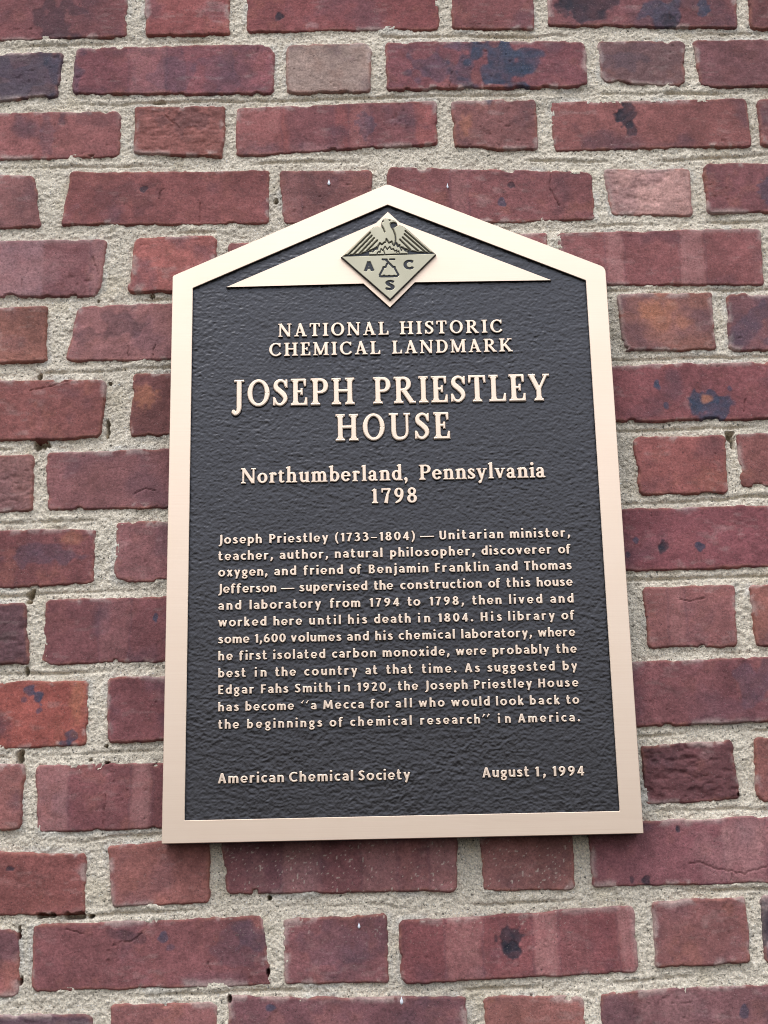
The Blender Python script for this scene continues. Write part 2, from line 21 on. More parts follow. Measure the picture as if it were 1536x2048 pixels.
EMBLEM = {'upper': [[-0.0499, 1.9507], [-0.0187, 1.9817], [-0.0153, 1.9844], [-0.012, 1.9852], [-0.0087, 1.9844], [-0.0073, 1.9851], [-0.0074, 1.9871], [-0.0067, 1.9907], [-0.0052, 1.9935], [-0.0031, 1.9944], [0.0015, 1.9937], [0.0073, 1.9915], [0.0096, 1.989], [0.0099, 1.9872], [0.009, 1.9857], [0.0076, 1.9845], [0.0059, 1.9832], [0.0088, 1.9852], [0.0122, 1.986], [0.0155, 1.9848], [0.0212, 1.9803], [0.0494, 1.9519]], 'outline_low': [[-0.0508, 1.9504], [0.0501, 1.951], [0.0003, 1.9002]], 'lines': [(10, [[-0.0499, 1.951], [-0.0218, 1.9513], [0.0205, 1.9519], [0.049, 1.9522]]), (9, [[-0.007, 1.9851], [-0.005, 1.9816], [-0.0038, 1.9779]]), (9, [[0.0026, 1.9869], [0.0031, 1.9837], [0.0054, 1.98], [0.0073, 1.974], [0.0077, 1.9686], [0.0072, 1.965], [0.0058, 1.9618]]), (9, [[-0.0192, 1.9773], [-0.0429, 1.9523]]), (9, [[-0.0176, 1.9737], [-0.0371, 1.9525]]), (9, [[-0.0152, 1.9707], [-0.031, 1.953]]), (9, [[-0.0119, 1.9681], [-0.0233, 1.9559]]), (9, [[0.0182, 1.9784], [0.0429, 1.9536]]), (9, [[0.0173, 1.9747], [0.0383, 1.9537]]), (9, [[0.0151, 1.971], [0.0313, 1.9547]]), (9, [[0.0122, 1.9685], [0.0231, 1.9562]]), (10, [[-0.0458, 1.9515], [-0.0309, 1.9522], [-0.0234, 1.955], [-0.0158, 1.958], [-0.0115, 1.9608], [-0.0091, 1.9648]]), (10, [[0.0079, 1.965], [0.0107, 1.9608], [0.0173, 1.9575], [0.0239, 1.9549], [0.0313, 1.9534], [0.0486, 1.9525]]), (8, [[-0.0212, 1.952], [-0.021, 1.9554], [-0.0171, 1.956], [-0.015, 1.9587], [-0.0117, 1.9581], [-0.0112, 1.9617], [-0.0091, 1.9649], [-0.007, 1.963], [-0.0049, 1.9652], [-0.0028, 1.9661], [-0.0022, 1.9695], [0.0005, 1.9647], [0.0034, 1.9664], [0.0046, 1.9632], [0.0058, 1.9614], [0.0079, 1.965], [0.0095, 1.9604], [0.0116, 1.9622], [0.0135, 1.9558], [0.0149, 1.9594], [0.0176, 1.9553], [0.0201, 1.9552], [0.0206, 1.952]]), (8, [[-0.0127, 1.9518], [-0.0118, 1.9541], [-0.0101, 1.9554], [-0.0093, 1.954], [-0.008, 1.9585], [-0.0064, 1.9562], [-0.0038, 1.9611], [-0.0014, 1.9575], [0.0012, 1.9606], [0.0028, 1.9574], [0.0049, 1.9582], [0.0065, 1.9555], [0.0086, 1.9564], [0.0081, 1.9541], [0.0106, 1.9554], [0.0114, 1.9521]]), (8, [[-0.0051, 1.9557], [-0.0042, 1.9521]]), (20, [[-0.0068, 1.9463], [-0.0022, 1.946]]), (20, [[0.0011, 1.9461], [0.0058, 1.946]]), (22, [[-0.0033, 1.9458], [0.004, 1.9375], [0.006, 1.9372], [0.0062, 1.9353]]), (22, [[0.006, 1.9357], [0.0096, 1.9282], [0.0079, 1.9266], [-0.0099, 1.9268]]), (22, [[-0.0021, 1.9413], [-0.0037, 1.9374], [-0.0062, 1.9371], [-0.0066, 1.9351], [-0.0101, 1.9286], [-0.0094, 1.927]]), (30, [[-0.0057, 1.9273], [-0.0054, 1.9273]]), (30, [[-0.0004, 1.927], [0.0, 1.927]]), (30, [[0.005, 1.9269], [0.0054, 1.9269]])], 'black': [[[-0.0342, 1.9512], [-0.0292, 1.9528], [-0.0225, 1.9557], [-0.0211, 1.9547], [-0.0212, 1.9513]], [[0.0207, 1.9552], [0.0209, 1.952], [0.0482, 1.9523], [0.0313, 1.9536], [0.0239, 1.9551]], [[0.0026, 1.9878], [0.006, 1.9886], [0.0093, 1.9875], [0.0095, 1.986], [0.0076, 1.9848], [0.005, 1.9827], [0.0038, 1.9823], [0.0028, 1.9846]], [[-0.0171, 1.9569], [-0.0146, 1.9587], [-0.0116, 1.961], [-0.0115, 1.9581], [-0.0142, 1.9575], [-0.0172, 1.9546]], [[0.0079, 1.965], [0.0116, 1.9604], [0.0177, 1.9571], [0.0197, 1.9552], [0.0176, 1.955], [0.0148, 1.9589], [0.0124, 1.9594], [0.0099, 1.9613]]], 'letters': [['A', -0.0262, 1.9337, -0.016, 1.9438], ['C', 0.0155, 1.9346, 0.0261, 1.9447], ['S', -0.0044, 1.9114, 0.005, 1.922]], 'eye': [[0.0019, 1.9917], [-0.0056, 1.9903]]}

# ---------------------------------------------------------------- camera, light, exposure
scene = bpy.context.scene
COL = scene.collection
cam_data = bpy.data.cameras.new("camera")
cam = bpy.data.objects.new("camera", cam_data)
COL.objects.link(cam)
bx, by, bz = [Vector(v) for v in CAM_BASIS]
m = Matrix((bx, by, bz)).transposed().to_4x4()
m.translation = Vector(CAM)
cam.matrix_world = m
cam_data.sensor_fit = 'VERTICAL'
cam_data.sensor_height = 36.0
cam_data.lens = 36.0 * FOCAL_PX / 2048.0
cam_data.clip_start = 0.05
cam_data.clip_end = 2000
scene.camera = cam

SUN_ELEV, SUN_AZ = math.radians(58), math.radians(-28)     # azimuth measured from straight in front of the wall, minus = left
world = bpy.data.worlds.new("World")
scene.world = world
world.use_nodes = True
nt = world.node_tree
nt.nodes.clear()
N = nt.nodes.new
sky = N('ShaderNodeTexSky'); sky.sky_type = 'NISHITA'; sky.sun_disc = False
sky.sun_elevation = SUN_ELEV; sky.sun_rotation = math.pi - SUN_AZ
sky.air_density = 1.0; sky.dust_density = 2.0
tc = N('ShaderNodeTexCoord'); sep = N('ShaderNodeSeparateXYZ')
nt.links.new(tc.outputs['Generated'], sep.inputs[0])
ramp = N('ShaderNodeValToRGB')                              # overcast layer: dimmest at the horizon, brightest overhead
ramp.color_ramp.elements[0].position = 0.0; ramp.color_ramp.elements[0].color = (.030, .030, .030, 1)
ramp.color_ramp.elements[1].position = 1.0; ramp.color_ramp.elements[1].color = (.90, .975, 1.10, 1)
e = ramp.color_ramp.elements.new(0.02); e.color = (.35, .335, .32, 1)
e = ramp.color_ramp.elements.new(0.45); e.color = (.535, .57, .645, 1)
nt.links.new(sep.outputs['Z'], ramp.inputs[0])
gain = N('ShaderNodeMix'); gain.data_type = 'RGBA'; gain.blend_type = 'MULTIPLY'
gain.inputs['Factor'].default_value = 1.0
gain.inputs['B'].default_value = (24, 24, 24, 1)
nt.links.new(ramp.outputs[0], gain.inputs['A'])
mix = N('ShaderNodeMix'); mix.data_type = 'RGBA'; mix.inputs['Factor'].default_value = 0.82
nt.links.new(sky.outputs[0], mix.inputs['A']); nt.links.new(gain.outputs['Result'], mix.inputs['B'])
bg = N('ShaderNodeBackground'); bg.inputs['Strength'].default_value = 0.10
nt.links.new(mix.outputs['Result'], bg.inputs[0])
wo = N('ShaderNodeOutputWorld'); nt.links.new(bg.outputs[0], wo.inputs[0])

sd = bpy.data.lights.new("sun", 'SUN'); sd.energy = 0.9; sd.angle = math.radians(26); sd.color = (1.0, .955, .90)
sun = bpy.data.objects.new("sun", sd); COL.objects.link(sun)
to_sun = Vector((math.sin(SUN_AZ) * math.cos(SUN_ELEV), -math.cos(SUN_AZ) * math.cos(SUN_ELEV), math.sin(SUN_ELEV)))
sun.rotation_euler = to_sun.to_track_quat('Z', 'Y').to_euler()
sun.location = (-1, -3, 5)

vs = scene.view_settings
vs.view_transform = 'Standard'; vs.look = 'None'; vs.exposure = 0.27; vs.gamma = 1.0
vs.use_curve_mapping = False
scene.cycles.pixel_filter_type = 'BLACKMAN_HARRIS'; scene.cycles.filter_width = 1.0

# ---------------------------------------------------------------- helpers
def lin(c):
    c = np.asarray(c, float) / 255.0
    return np.where(c <= .04045, c / 12.92, ((c + .055) / 1.055) ** 2.4)

RND = np.random.RandomState(11).rand(65536) * 2 - 1
def vnoise(x, z, s, seed=0):
    x = x / s + seed * 17.31; z = z / s + seed * 5.77
    ix = np.floor(x).astype(np.int64); iz = np.floor(z).astype(np.int64)
    fx = x - ix; fz = z - iz
    fx = fx * fx * (3 - 2 * fx); fz = fz * fz * (3 - 2 * fz)
    def h(a, b):
        k = (a * 73856093) ^ (b * 19349663) ^ (seed * 83492791)
        k = (k ^ (k >> 13)) * 1274126177
        return RND[(k ^ (k >> 16)) & 65535]
    return (h(ix, iz) * (1 - fx) + h(ix + 1, iz) * fx) * (1 - fz) + (h(ix, iz + 1) * (1 - fx) + h(ix + 1, iz + 1) * fx) * fz
def fbm(x, z, s, o=3, seed=0, gain=.5):
    t = 0; a = 1; n = 0
    for k in range(o):
        t = t + a * vnoise(x, z, s / 2 ** k, seed + 31 * k); n += a; a *= gain
    return t / n
def sstep(a, b, x):
    t = np.clip((x - a) / (b - a), 0, 1); return t * t * (3 - 2 * t)

def new_mesh(name, verts, faces, mat=None, parent=None, smooth=False, mats=None, midx=None, cols=None):
    """verts (n,3) array; faces: (m,k) array or list of index lists"""
    me = bpy.data.meshes.new(name)
    verts = np.asarray(verts, np.float32)
    if isinstance(faces, np.ndarray):
        k = faces.shape[1]; n = len(faces)
        me.vertices.add(len(verts)); me.vertices.foreach_set('co', verts.ravel())
        me.loops.add(n * k); me.loops.foreach_set('vertex_index', faces.astype(np.int32).ravel())
        me.polygons.add(n); me.polygons.foreach_set('loop_start', np.arange(0, n * k, k, dtype=np.int32))
        me.update(calc_edges=True)
    else:
        me.from_pydata([tuple(map(float, v)) for v in verts], [], faces); me.update()
    if cols is not None:
        a = me.color_attributes.new('col', 'FLOAT_COLOR', 'POINT')
        a.data.foreach_set('color', np.concatenate([cols, np.ones((len(cols), 1))], 1).astype(np.float32).ravel())
    for mm in (mats or ([mat] if mat else [])): me.materials.append(mm)
    if midx is not None: me.polygons.foreach_set('material_index', np.asarray(midx, np.int32))
    me.polygons.foreach_set('use_smooth', np.full(len(me.polygons), bool(smooth)))
    me.validate(); me.update()
    o = bpy.data.objects.new(name, me); COL.objects.link(o)
    if parent: o.parent = parent
    return o

def empty(name, loc, label=None, cat=None):
    o = bpy.data.objects.new(name, None); o.location = loc; o.empty_display_size = .05; COL.objects.link(o)
    if label: o['label'] = label; o['category'] = cat
    return o
def keep(o, root):           # child meshes carry world coordinates: cancel the root's offset
    o.parent = root; o.matrix_parent_inverse = Matrix.Translation(root.location).inverted(); return o

# ---------------------------------------------------------------- materials
def mat_new(name):
    mt = bpy.data.materials.new(name); mt.use_nodes = True
    t = mt.node_tree; p = t.nodes['Principled BSDF']
    return mt, t, p
def nd(t, k, **kw):
    n = t.nodes.new(k)
    for a, b in kw.items(): setattr(n, a, b)
    return n
def noise(t, vec, scale, detail=2, rough=.5):
    n = nd(t, 'ShaderNodeTexNoise'); n.inputs['Scale'].default_value = scale
    n.inputs['Detail'].default_value = detail; n.inputs['Roughness'].default_value = rough
    t.links.new(vec, n.inputs['Vector']); return n.outputs['Fac']
def maprange(t, s, a, b, c, d):
    n = nd(t, 'ShaderNodeMapRange'); t.links.new(s, n.inputs['Value'])
    for k, v in zip(('From Min', 'From Max', 'To Min', 'To Max'), (a, b, c, d)): n.inputs[k].default_value = v
    return n.outputs['Result']
def mul(t, col, fac):
    n = nd(t, 'ShaderNodeMix', data_type='RGBA', blend_type='MULTIPLY'); n.inputs['Factor'].default_value = 1
    t.links.new(col, n.inputs['A']); t.links.new(fac, n.inputs['B']); return n.outputs['Result']
def mixc(t, fac, a, b):
    n = nd(t, 'ShaderNodeMix', data_type='RGBA'); t.links.new(fac, n.inputs['Factor'])
    if isinstance(a, tuple): n.inputs['A'].default_value = (*a, 1)
    else: t.links.new(a, n.inputs['A'])
    if isinstance(b, tuple): n.inputs['B'].default_value = (*b, 1)
    else: t.links.new(b, n.inputs['B'])
    return n.outputs['Result']
def bump(t, p, h, dist, strength=1.0, prev=None):
    n = nd(t, 'ShaderNodeBump'); n.inputs['Distance'].default_value = dist; n.inputs['Strength'].default_value = strength
    t.links.new(h, n.inputs['Height'])
    if prev: t.links.new(prev, n.inputs['Normal'])
    t.links.new(n.outputs[0], p.inputs['Normal']); return n.outputs[0]

def make_brick_mat():
    mt, t, p = mat_new('weathered_brick')
    a = nd(t, 'ShaderNodeVertexColor', layer_name='col'); o = nd(t, 'ShaderNodeTexCoord').outputs['Object']
    c = a.outputs['Color']
    c = mul(t, c, maprange(t, noise(t, o, 420, 4, .65), .25, .75, .62, 1.40))
    c = mul(t, c, maprange(t, noise(t, o, 90, 5, .6), .25, .75, .80, 1.22))
    v = noise(t, o, 900, 2)
    c = mixc(t, maprange(t, v, .67, .74, 0, .5), c, (.42, .33, .30))      # pale sand grains
    v = noise(t, o, 640, 2)
    c = mixc(t, maprange(t, v, .34, .27, 0, .7), c, (.05, .03, .035))      # dark pores
    t.links.new(c, p.inputs['Base Color'])
    p.inputs['Roughness'].default_value = .82; p.inputs['Specular IOR Level'].default_value = .3
    n1 = bump(t, p, noise(t, o, 160, 5, .6), .0016, .6)
    bump(t, p, noise(t, o, 800, 3, .6), .0006, .6, n1)
    return mt
def make_mortar_mat():
    mt, t, p = mat_new('sandy_mortar')
    a = nd(t, 'ShaderNodeVertexColor', layer_name='col'); o = nd(t, 'ShaderNodeTexCoord').outputs['Object']
    c = a.outputs['Color']
    c = mul(t, c, maprange(t, noise(t, o, 520, 4, .7), .30, .70, .56, 1.46))
    c = mixc(t, maprange(t, noise(t, o, 330, 2), .35, .29, 0, .85), c, (.07, .062, .05))     # dark pits and grains
    c = mixc(t, maprange(t, noise(t, o, 410, 1), .68, .76, 0, .6), c, (.50, .40, .24))
    c = mixc(t, maprange(t, noise(t, o, 560, 1), .66, .74, 0, .7), c, (.86, .84, .80))       # tan sand
    t.links.new(c, p.inputs['Base Color'])
    p.inputs['Roughness'].default_value = .95; p.inputs['Specular IOR Level'].default_value = .15
    n1 = bump(t, p, noise(t, o, 330, 4, .7), .0038, 1.0)
    bump(t, p, noise(t, o, 900, 2, .6), .0008, .7, n1)
    return mt
def make_bronze():
    mt, t, p = mat_new('brushed_bronze')
    o = nd(t, 'ShaderNodeTexCoord').outputs['Object']
    mp = nd(t, 'ShaderNodeMapping'); mp.inputs['Scale'].default_value = (3, 40, 900); t.links.new(o, mp.inputs['Vector'])
    br = noise(t, mp.outputs[0], 1.0, 4, .6)
    c = mixc(t, maprange(t, br, .3, .7, 0, 1), (.90, .71, .555), (.93, .765, .615))
    big = noise(t, o, 14, 3)
    c = mixc(t, maprange(t, big, .40, .75, 0, .35), c, (.86, .675, .505))
    t.links.new(c, p.inputs['Base Color'])
    p.inputs['Metallic'].default_value = 1.0
    t.links.new(maprange(t, br, .3, .7, .50, .62), p.inputs['Roughness'])
    p.inputs['Anisotropic'].default_value = .3
    bump(t, p, br, .0002, .2)
    return mt
def make_patina():
    mt, t, p = mat_new('dark_patina')
    o = nd(t, 'ShaderNodeTexCoord').outputs['Object']
    c = mixc(t, noise(t, o, 60, 3), (.014, .012, .014), (.030, .026, .026))
    t.links.new(c, p.inputs['Base Color']); p.inputs['Roughness'].default_value = .55
    return mt
def make_panel():
    mt, t, p = mat_new('leather_grain_panel')
    o = nd(t, 'ShaderNodeTexCoord').outputs['Object']
    # slow warp so that the wrinkles change direction across the field
    c = mixc(t, noise(t, o, 35, 3), (.0110, .0092, .0086), (.021, .0180, .0170))
    t.links.new(c, p.inputs['Base Color'])
    t.links.new(maprange(t, noise(t, o, 22, 3), .3, .7, .27, .40), p.inputs['Roughness'])
    p.inputs['Specular IOR Level'].default_value = .80
    p.inputs['Specular Tint'].default_value = (.92, .92, 1.0, 1)
    bump(t, p, noise(t, o, 900, 3, .6), .00035, .5)
    return mt
def make_nickel():
    mt, t, p = mat_new('aged_nickel')
    o = nd(t, 'ShaderNodeTexCoord').outputs['Object']
    c = mixc(t, noise(t, o, 40, 4), (.36, .33, .235), (.52, .475, .35))
    t.links.new(c, p.inputs['Base Color']); p.inputs['Metallic'].default_value = 1.0; p.inputs['Roughness'].default_value = .42
    return mt
def make_plain(name, col, rough):
    mt, t, p = mat_new(name)
    o = nd(t, 'ShaderNodeTexCoord').outputs['Object']
    c = mixc(t, noise(t, o, 300, 2), tuple(v * .85 for v in col), col)
    t.links.new(c, p.inputs['Base Color']); p.inputs['Roughness'].default_value = rough
    return mt
BRICK, MORTAR, BRONZE, PATINA, PANEL, NICKEL = make_brick_mat(), make_mortar_mat(), make_bronze(), make_patina(), make_panel(), make_nickel()
ENAMEL = make_plain('dark_enamel', (.016, .018, .028), .4)
PAINT = make_plain('white_paint', (.86, .88, .92), .35)

# ---------------------------------------------------------------- the brick wall
WALL_Y = 0.026                         # nominal brick face; the plaque's front is y = 0, outwards is -y
def wall_axis(lo, a, b, hi, fine, coarse):
    return np.concatenate([np.arange(lo, a, coarse), np.arange(a, b, fine), np.arange(b, hi + coarse * .5, coarse)])
XS = wall_axis(-.90, -.47, .47, .90, .00105, .0045)
ZS = wall_axis(.75, 1.155, 2.305, 2.75, .00105, .0045)

def complete_bricks():
    """add the courses and brick ends the photograph's frame cuts off"""
    rs = np.random.RandomState(5)
    rows = {}
    for k, q, c, s in BRICKS: rows.setdefault(k, []).append([q, c, s])
    tints = [(120, 68, 68), (112, 64, 68), (128, 76, 74), (106, 62, 66), (124, 72, 70)]
    def fill(row, x, direction, zt, zb, long):
        while abs(x) < .95:
            w = .2045 if long else .098
            x0, x1 = (x, x + w) if direction > 0 else (x - w, x)
            j = rs.uniform(-.002, .002, 4)
            row.append([[[x0, zt + j[0]], [x1, zt + j[1]], [x1, zb + j[2]], [x0, zb + j[3]]], list(tints[rs.randint(5)]), 'band' if rs.rand() < .3 else ''])
            x = (x1 + .0145) if direction > 0 else (x0 - .0145); long = not long
    for k, row in rows.items():
        row.sort(key=lambda b: b[0][0][0])
        a, b = row[0][0], row[-1][0]
        la, lb = (a[1][0] - a[0][0]) > .14, (b[1][0] - b[0][0]) > .14
        fill(row, max(b[1][0], b[2][0]) + .014, 1, b[1][1], b[2][1], not lb)
        fill(row, min(a[0][0], a[3][0]) - .014, -1, a[0][1], a[3][1], not la)
    top = np.mean([b[0][0][1] for b in rows[1]]); bot = np.mean([b[0][3][1] for b in rows[15]])
    k = 0
    while top < 2.75:
        rows[-k] = []; fill(rows[-k], -.93 + (.0 if k % 2 else .155), 1, top + .0145 + .058, top + .0145, bool(k % 2)); top += .0725; k += 1
    k = 16
    while bot > .75:
        rows[k] = []; fill(rows[k], -.93 + (.0 if k % 2 else .155), 1, bot - .0145, bot - .0145 - .058, bool(k % 2)); bot -= .0725; k += 1
    return rows

def build_wall():
    root = empty('brick_wall', (0, WALL_Y, .75), 'weathered red brick wall with rough grey mortar joints, behind the bronze plaque', 'wall'); root['kind'] = 'thing'
    X, Z = np.meshgrid(XS, ZS); X = X.astype(np.float64); Z = Z.astype(np.float64)
    nz, nx = X.shape
    SD = np.full(X.shape, .05); HB = np.zeros(X.shape); CB = np.zeros(X.shape + (3,))
    rows = complete_bricks()
    warp_u = .0009 * vnoise(X, Z, .022, 1) + .0007 * vnoise(X, Z, .007, 2) + .0003 * vnoise(X, Z, .0028, 3)
    warp_v = .0009 * vnoise(X, Z, .026, 4) + .0007 * vnoise(X, Z, .008, 5) + .0003 * vnoise(X, Z, .003, 6)
    chip = sstep(.45, .8, vnoise(X, Z, .014, 7)) * .003
    facen = .0007 * fbm(X, Z, .05, 3, 8) + .00035 * fbm(X, Z, .009, 3, 9)
    gouge = .0030 * np.maximum(0, fbm(X, Z * 1.9, .011, 3, 10)) - .0004
    pit = sstep(.72, .9, vnoise(X, Z, .0045, 11)) * sstep(.2, .6, vnoise(X, Z, .05, 12)) * .0009
    t1 = fbm(X, Z, .06, 4, 20); t2 = fbm(X, Z, .035, 4, 21); t3 = fbm(X, Z, .018, 4, 22); t4 = fbm(X, Z, .008, 3, 23)
    purple, pale, orange, ash = lin((98, 72, 80)), lin((164, 120, 116)), lin((164, 106, 86)), lin((182, 164, 156))
    rs = np.random.RandomState(3)
    edges_z = {}
    for k in sorted(rows):
        tops, bots = [], []
        for q, c, style in rows[k]:
            q = np.array(q)
            tops += [q[0], q[1]]; bots += [q[3], q[2]]
            i0 = np.searchsorted(XS, q[:, 0].min() - .012); i1 = np.searchsorted(XS, q[:, 0].max() + .012)
            j0 = np.searchsorted(ZS, q[:, 1].min() - .012); j1 = np.searchsorted(ZS, q[:, 1].max() + .012)
            if i1 <= i0 or j1 <= j0: continue
            s = (slice(j0, j1), slice(i0, i1)); x = X[s]; z = Z[s]
            def edge(a, b):
                d = b - a; d = d / np.hypot(*d); return (x - a[0]) * -d[1] + (z - a[1]) * d[0]
            du = np.maximum(edge(q[3], q[0]), edge(q[1], q[2])) + warp_u[s] - .0007
            dv = np.maximum(edge(q[0], q[1]), edge(q[2], q[3])) + warp_v[s] - .0006
            top_chip = chip[s] * rs.uniform(.2, 1.2)
            dv = dv + top_chip; du = du + top_chip * .6
            r = rs.uniform(.003, .007)
            sd = np.hypot(np.maximum(du + r, 0), np.maximum(dv + r, 0)) - r + np.minimum(np.maximum(du, dv) + r, 0)
            upd = sd < SD[s]
            off = rs.uniform(-.0012, .0012); tx, tz = rs.uniform(-.008, .008, 2)
            cx, cz = q.mean(0)
            h = off + np.clip(tx * (x - cx), -.0012, .0012) + tz * (z - cz) + facen[s] * rs.uniform(.6, 1.4) - pit[s]
            if style == 'rough': h = h - gouge[s] * (1.1 if c[0] < 90 else .55) + .0005 * fbm(x, z, .006, 2, 13)
            base = lin((c[0] + 15, c[1] + 15, c[2] + 12)); n = rs.randint(0, 9)
            col = base * (1.03 + .32 * t1[s] + .26 * t2[s] + .18 * t4[s])[..., None]
            def mixin(col, f, c2): return col * (1 - f[..., None]) + c2 * f[..., None]
            sx = 1 if n % 2 else -1
            col = mixin(col, sstep(.02, .5, t2[s] * sx) * rs.uniform(.25, .7), purple)
            col = mixin(col, sstep(.10, .6, t3[s] * -sx) * rs.uniform(.05, .28), orange)
            if style in ('band', 'bandp', 'darkband'):
                w = .022 if style == 'bandp' else .028
                b = sstep(-.05, .10, vnoise(x + .10 * (z - cz) + .003 * t3[s], z * .04, w, 40 + n) * .8 + .12 * t2[s] - .12)
                if style == 'bandp': col = mixin(col, b * .15, pale)
                elif style == 'band': col = mixin(col, b * .38, purple)
                else: col = mixin(col, sstep(-.10, .1, .03 - np.abs(x + .362)) * .6, purple * .7)
            if style == 'orange': col = mixin(col, sstep(-.3, .3, t3[s]) * .15, orange)
            rub = sstep(.22, .62, fbm(x + .2 * n, z * 2.2, .016, 4, 24)) * sstep(-.2, .4, t1[s])
            col = mixin(col, rub * .20, ash)
            scuff = sstep(.35, .6, vnoise(x * .35, z, .0030, 25)) * sstep(.25, .6, vnoise(x, z, .028, 26))
            col = mixin(col, scuff * .10, ash)
            # worn arrises, and lime smeared over the edges
            col = mixin(col, sstep(-.004, -.0005, sd) * (.35 + .5 * t4[s] + .4 * t3[s]).clip(0, .8), lin((156, 104, 88)))
            lime = sstep(-.007, .0, sd + .004 * t3[s]) * sstep(.20, .36, t2[s] + .35 * t4[s] + .2 * sstep(-.3, 1, (z - cz) / .03) - .05)
            col = mixin(col, lime * .55, ash)
            HB[s] = np.where(upd, h, HB[s]); SD[s] = np.where(upd, sd, SD[s]); CB[s] = np.where(upd[..., None], col, CB[s])
        for nm, L in (('t', tops), ('b', bots)):
            L = np.array(L); L = L[np.argsort(L[:, 0])]; edges_z[(k, nm)] = (L[:, 0], L[:, 1])
    # the kiln-flashed vertical bands some of the bricks show
    for (bx0, bz0), (bx1, bz1), st, kind in BANDS:
        s = (slice(*np.searchsorted(ZS, (min(bz0, bz1) - .012, max(bz0, bz1) + .012))), slice(*np.searchsorted(XS, (bx0 - .008, bx1 + .008))))
        x = X[s] + .0022 * t3[s] + .0018 * t2[s] + .0010 * vnoise(X[s], Z[s], .006, 61)
        e = np.minimum(x - bx0, bx1 - x)
        f = sstep(-.0026, .0026, e + .003 * t4[s]) * st * .72 * (.85 + .7 * t3[s])
        rim = sstep(.0022, .0, np.abs(e + .0018)) * .28 * (kind == 'p')
        rest = (SD[s] < .003) & (Z[s] > min(bz0, bz1) - .004) & (Z[s] < max(bz0, bz1) + .004)
        f = np.clip(f, 0, 1) * rest; rim = rim * rest
        CB[s] = CB[s] * (1 - rim[..., None]) + purple * rim[..., None]
        c2 = dict(p=(168, 122, 118), d=(104, 58, 64), g=(150, 118, 122))[kind]
        CB[s] = CB[s] * (1 - f[..., None]) + lin(c2) * f[..., None]
    # burn marks, pale bloom and orange patches
    cols = dict(s=(58, 68, 86), b=(40, 42, 52), o=(180, 118, 90), w=(166, 122, 120))
    for mx, mz, rx, rz, st, kind in MARKS:
        d = np.hypot((X - mx) / rx, (Z - mz) / rz)
        soft = .35 if kind in 'sb' else .9
        big = rx > .012
        f = sstep(1 + soft * .5, 1 - soft * .5, d + (.75 if big else .4) * vnoise(X, Z, .011 if big else .004, 60) + .35 * t4)
        f = f * st * (.80 + .3 * t4)
        f = np.clip(f, 0, 1)
        CB = CB * (1 - f[..., None]) + lin(cols[kind]) * f[..., None]
        if kind == 'b': HB = HB - f * .0006
    # pale specks spattered below the plaque
    spk = sstep(.80, .86, vnoise(X, Z, .0034, 70)) * sstep(.0, .4, vnoise(X, Z, .05, 71) + .1) * sstep(1.33, 1.345, Z) * 0
    below = sstep(1.24, 1.30, Z) * sstep(1.352, 1.345, Z) * sstep(-.20, -.14, X) * sstep(.20, .15, X)
    spk = sstep(.82, .9, vnoise(X, Z, .0021, 72)) * below
    CB = CB * (1 - .7 * spk[..., None]) + lin((205, 192, 176)) * .7 * spk[..., None]
    # cracks
    CR = np.zeros(X.shape)
    for line in CRACKS:
        for a, b in zip(line[:-1], line[1:]):
            a = np.array(a); b = np.array(b); d = b - a; L2 = max(d @ d, 1e-9)
            lo = np.minimum(a, b) - .006; hi = np.maximum(a, b) + .006
            s = (slice(*np.searchsorted(ZS, (lo[1], hi[1]))), slice(*np.searchsorted(XS, (lo[0], hi[0]))))
            x = X[s] + .0012 * vnoise(X[s], Z[s], .004, 80); z = Z[s] + .0012 * vnoise(X[s], Z[s], .004, 81)
            t = np.clip(((x - a[0]) * d[0] + (z - a[1]) * d[1]) / L2, 0, 1)
            dd = np.hypot(x - a[0] - t * d[0], z - a[1] - t * d[1])
            CR[s] = np.maximum(CR[s], sstep(.00075, .0002, dd))
    HB = HB - CR * .0015
    # brick profile: rounded arris, then a steep side down into the joint
    w = .0017
    t = np.clip((SD + w) / w, 0, 1)
    HB = HB - .0012 * (1 - np.sqrt(np.maximum(0, 1 - t * t * .96))) - np.maximum(SD, 0) * 5.0
    # mortar
    HM = -.0034 + .0013 * fbm(X, Z, .03, 3, 90) + .0005 * fbm(X, Z, .006, 2, 91) + .0009 * vnoise(X, Z, .0024, 92) + .0003 * vnoise(X, Z, .0042, 192)
    HM = HM + .0011 * sstep(.006, .0, SD) * sstep(-.1, .5, vnoise(X, Z, .02, 93)) + .0014 * sstep(.25, .6, fbm(X, Z, .025, 2, 96)) 
    keys = sorted(rows); groove = np.zeros(X.shape)
    for a, b in zip(keys[:-1], keys[1:]):
        zb = np.interp(XS, *edges_z[(a, 'b')]); zt = np.interp(XS, *edges_z[(b, 't')])
        cz = (.46 * zb + .54 * zt)[None, :] + .0022 * vnoise(X, Z * .3, .09, 94) + .0008 * vnoise(X, Z, .03, 194) + .0004 * vnoise(X, Z, .008, 97)
        d = Z - cz
        on = sstep(-.35, .25, vnoise(X, Z * .2, .075, 95 + a))
        groove += on * (sstep(.0022, .0005, np.abs(d)) * (.0020 + .0011 * vnoise(X, Z, .016, 193)) - sstep(.0035, .0, np.abs(d - .0046)) * .0008)
    HM = HM - groove
    hole = np.zeros(X.shape)
    for mx, mz, rx, rz in HOLES:
        d = np.hypot((X - mx) / rx, (Z - mz) / rz) + .7 * vnoise(X, Z, .0045, 98)
        hole = np.maximum(hole, sstep(1.15, .75, d))
    HM = HM - hole * .018
    HB = np.where(SD > -.004, HB - hole * .016, HB)
    cm = lin((236, 223, 202)) * (1 + .12 * fbm(X, Z, .05, 3, 100) + .10 * fbm(X, Z, .008, 3, 101))[..., None]
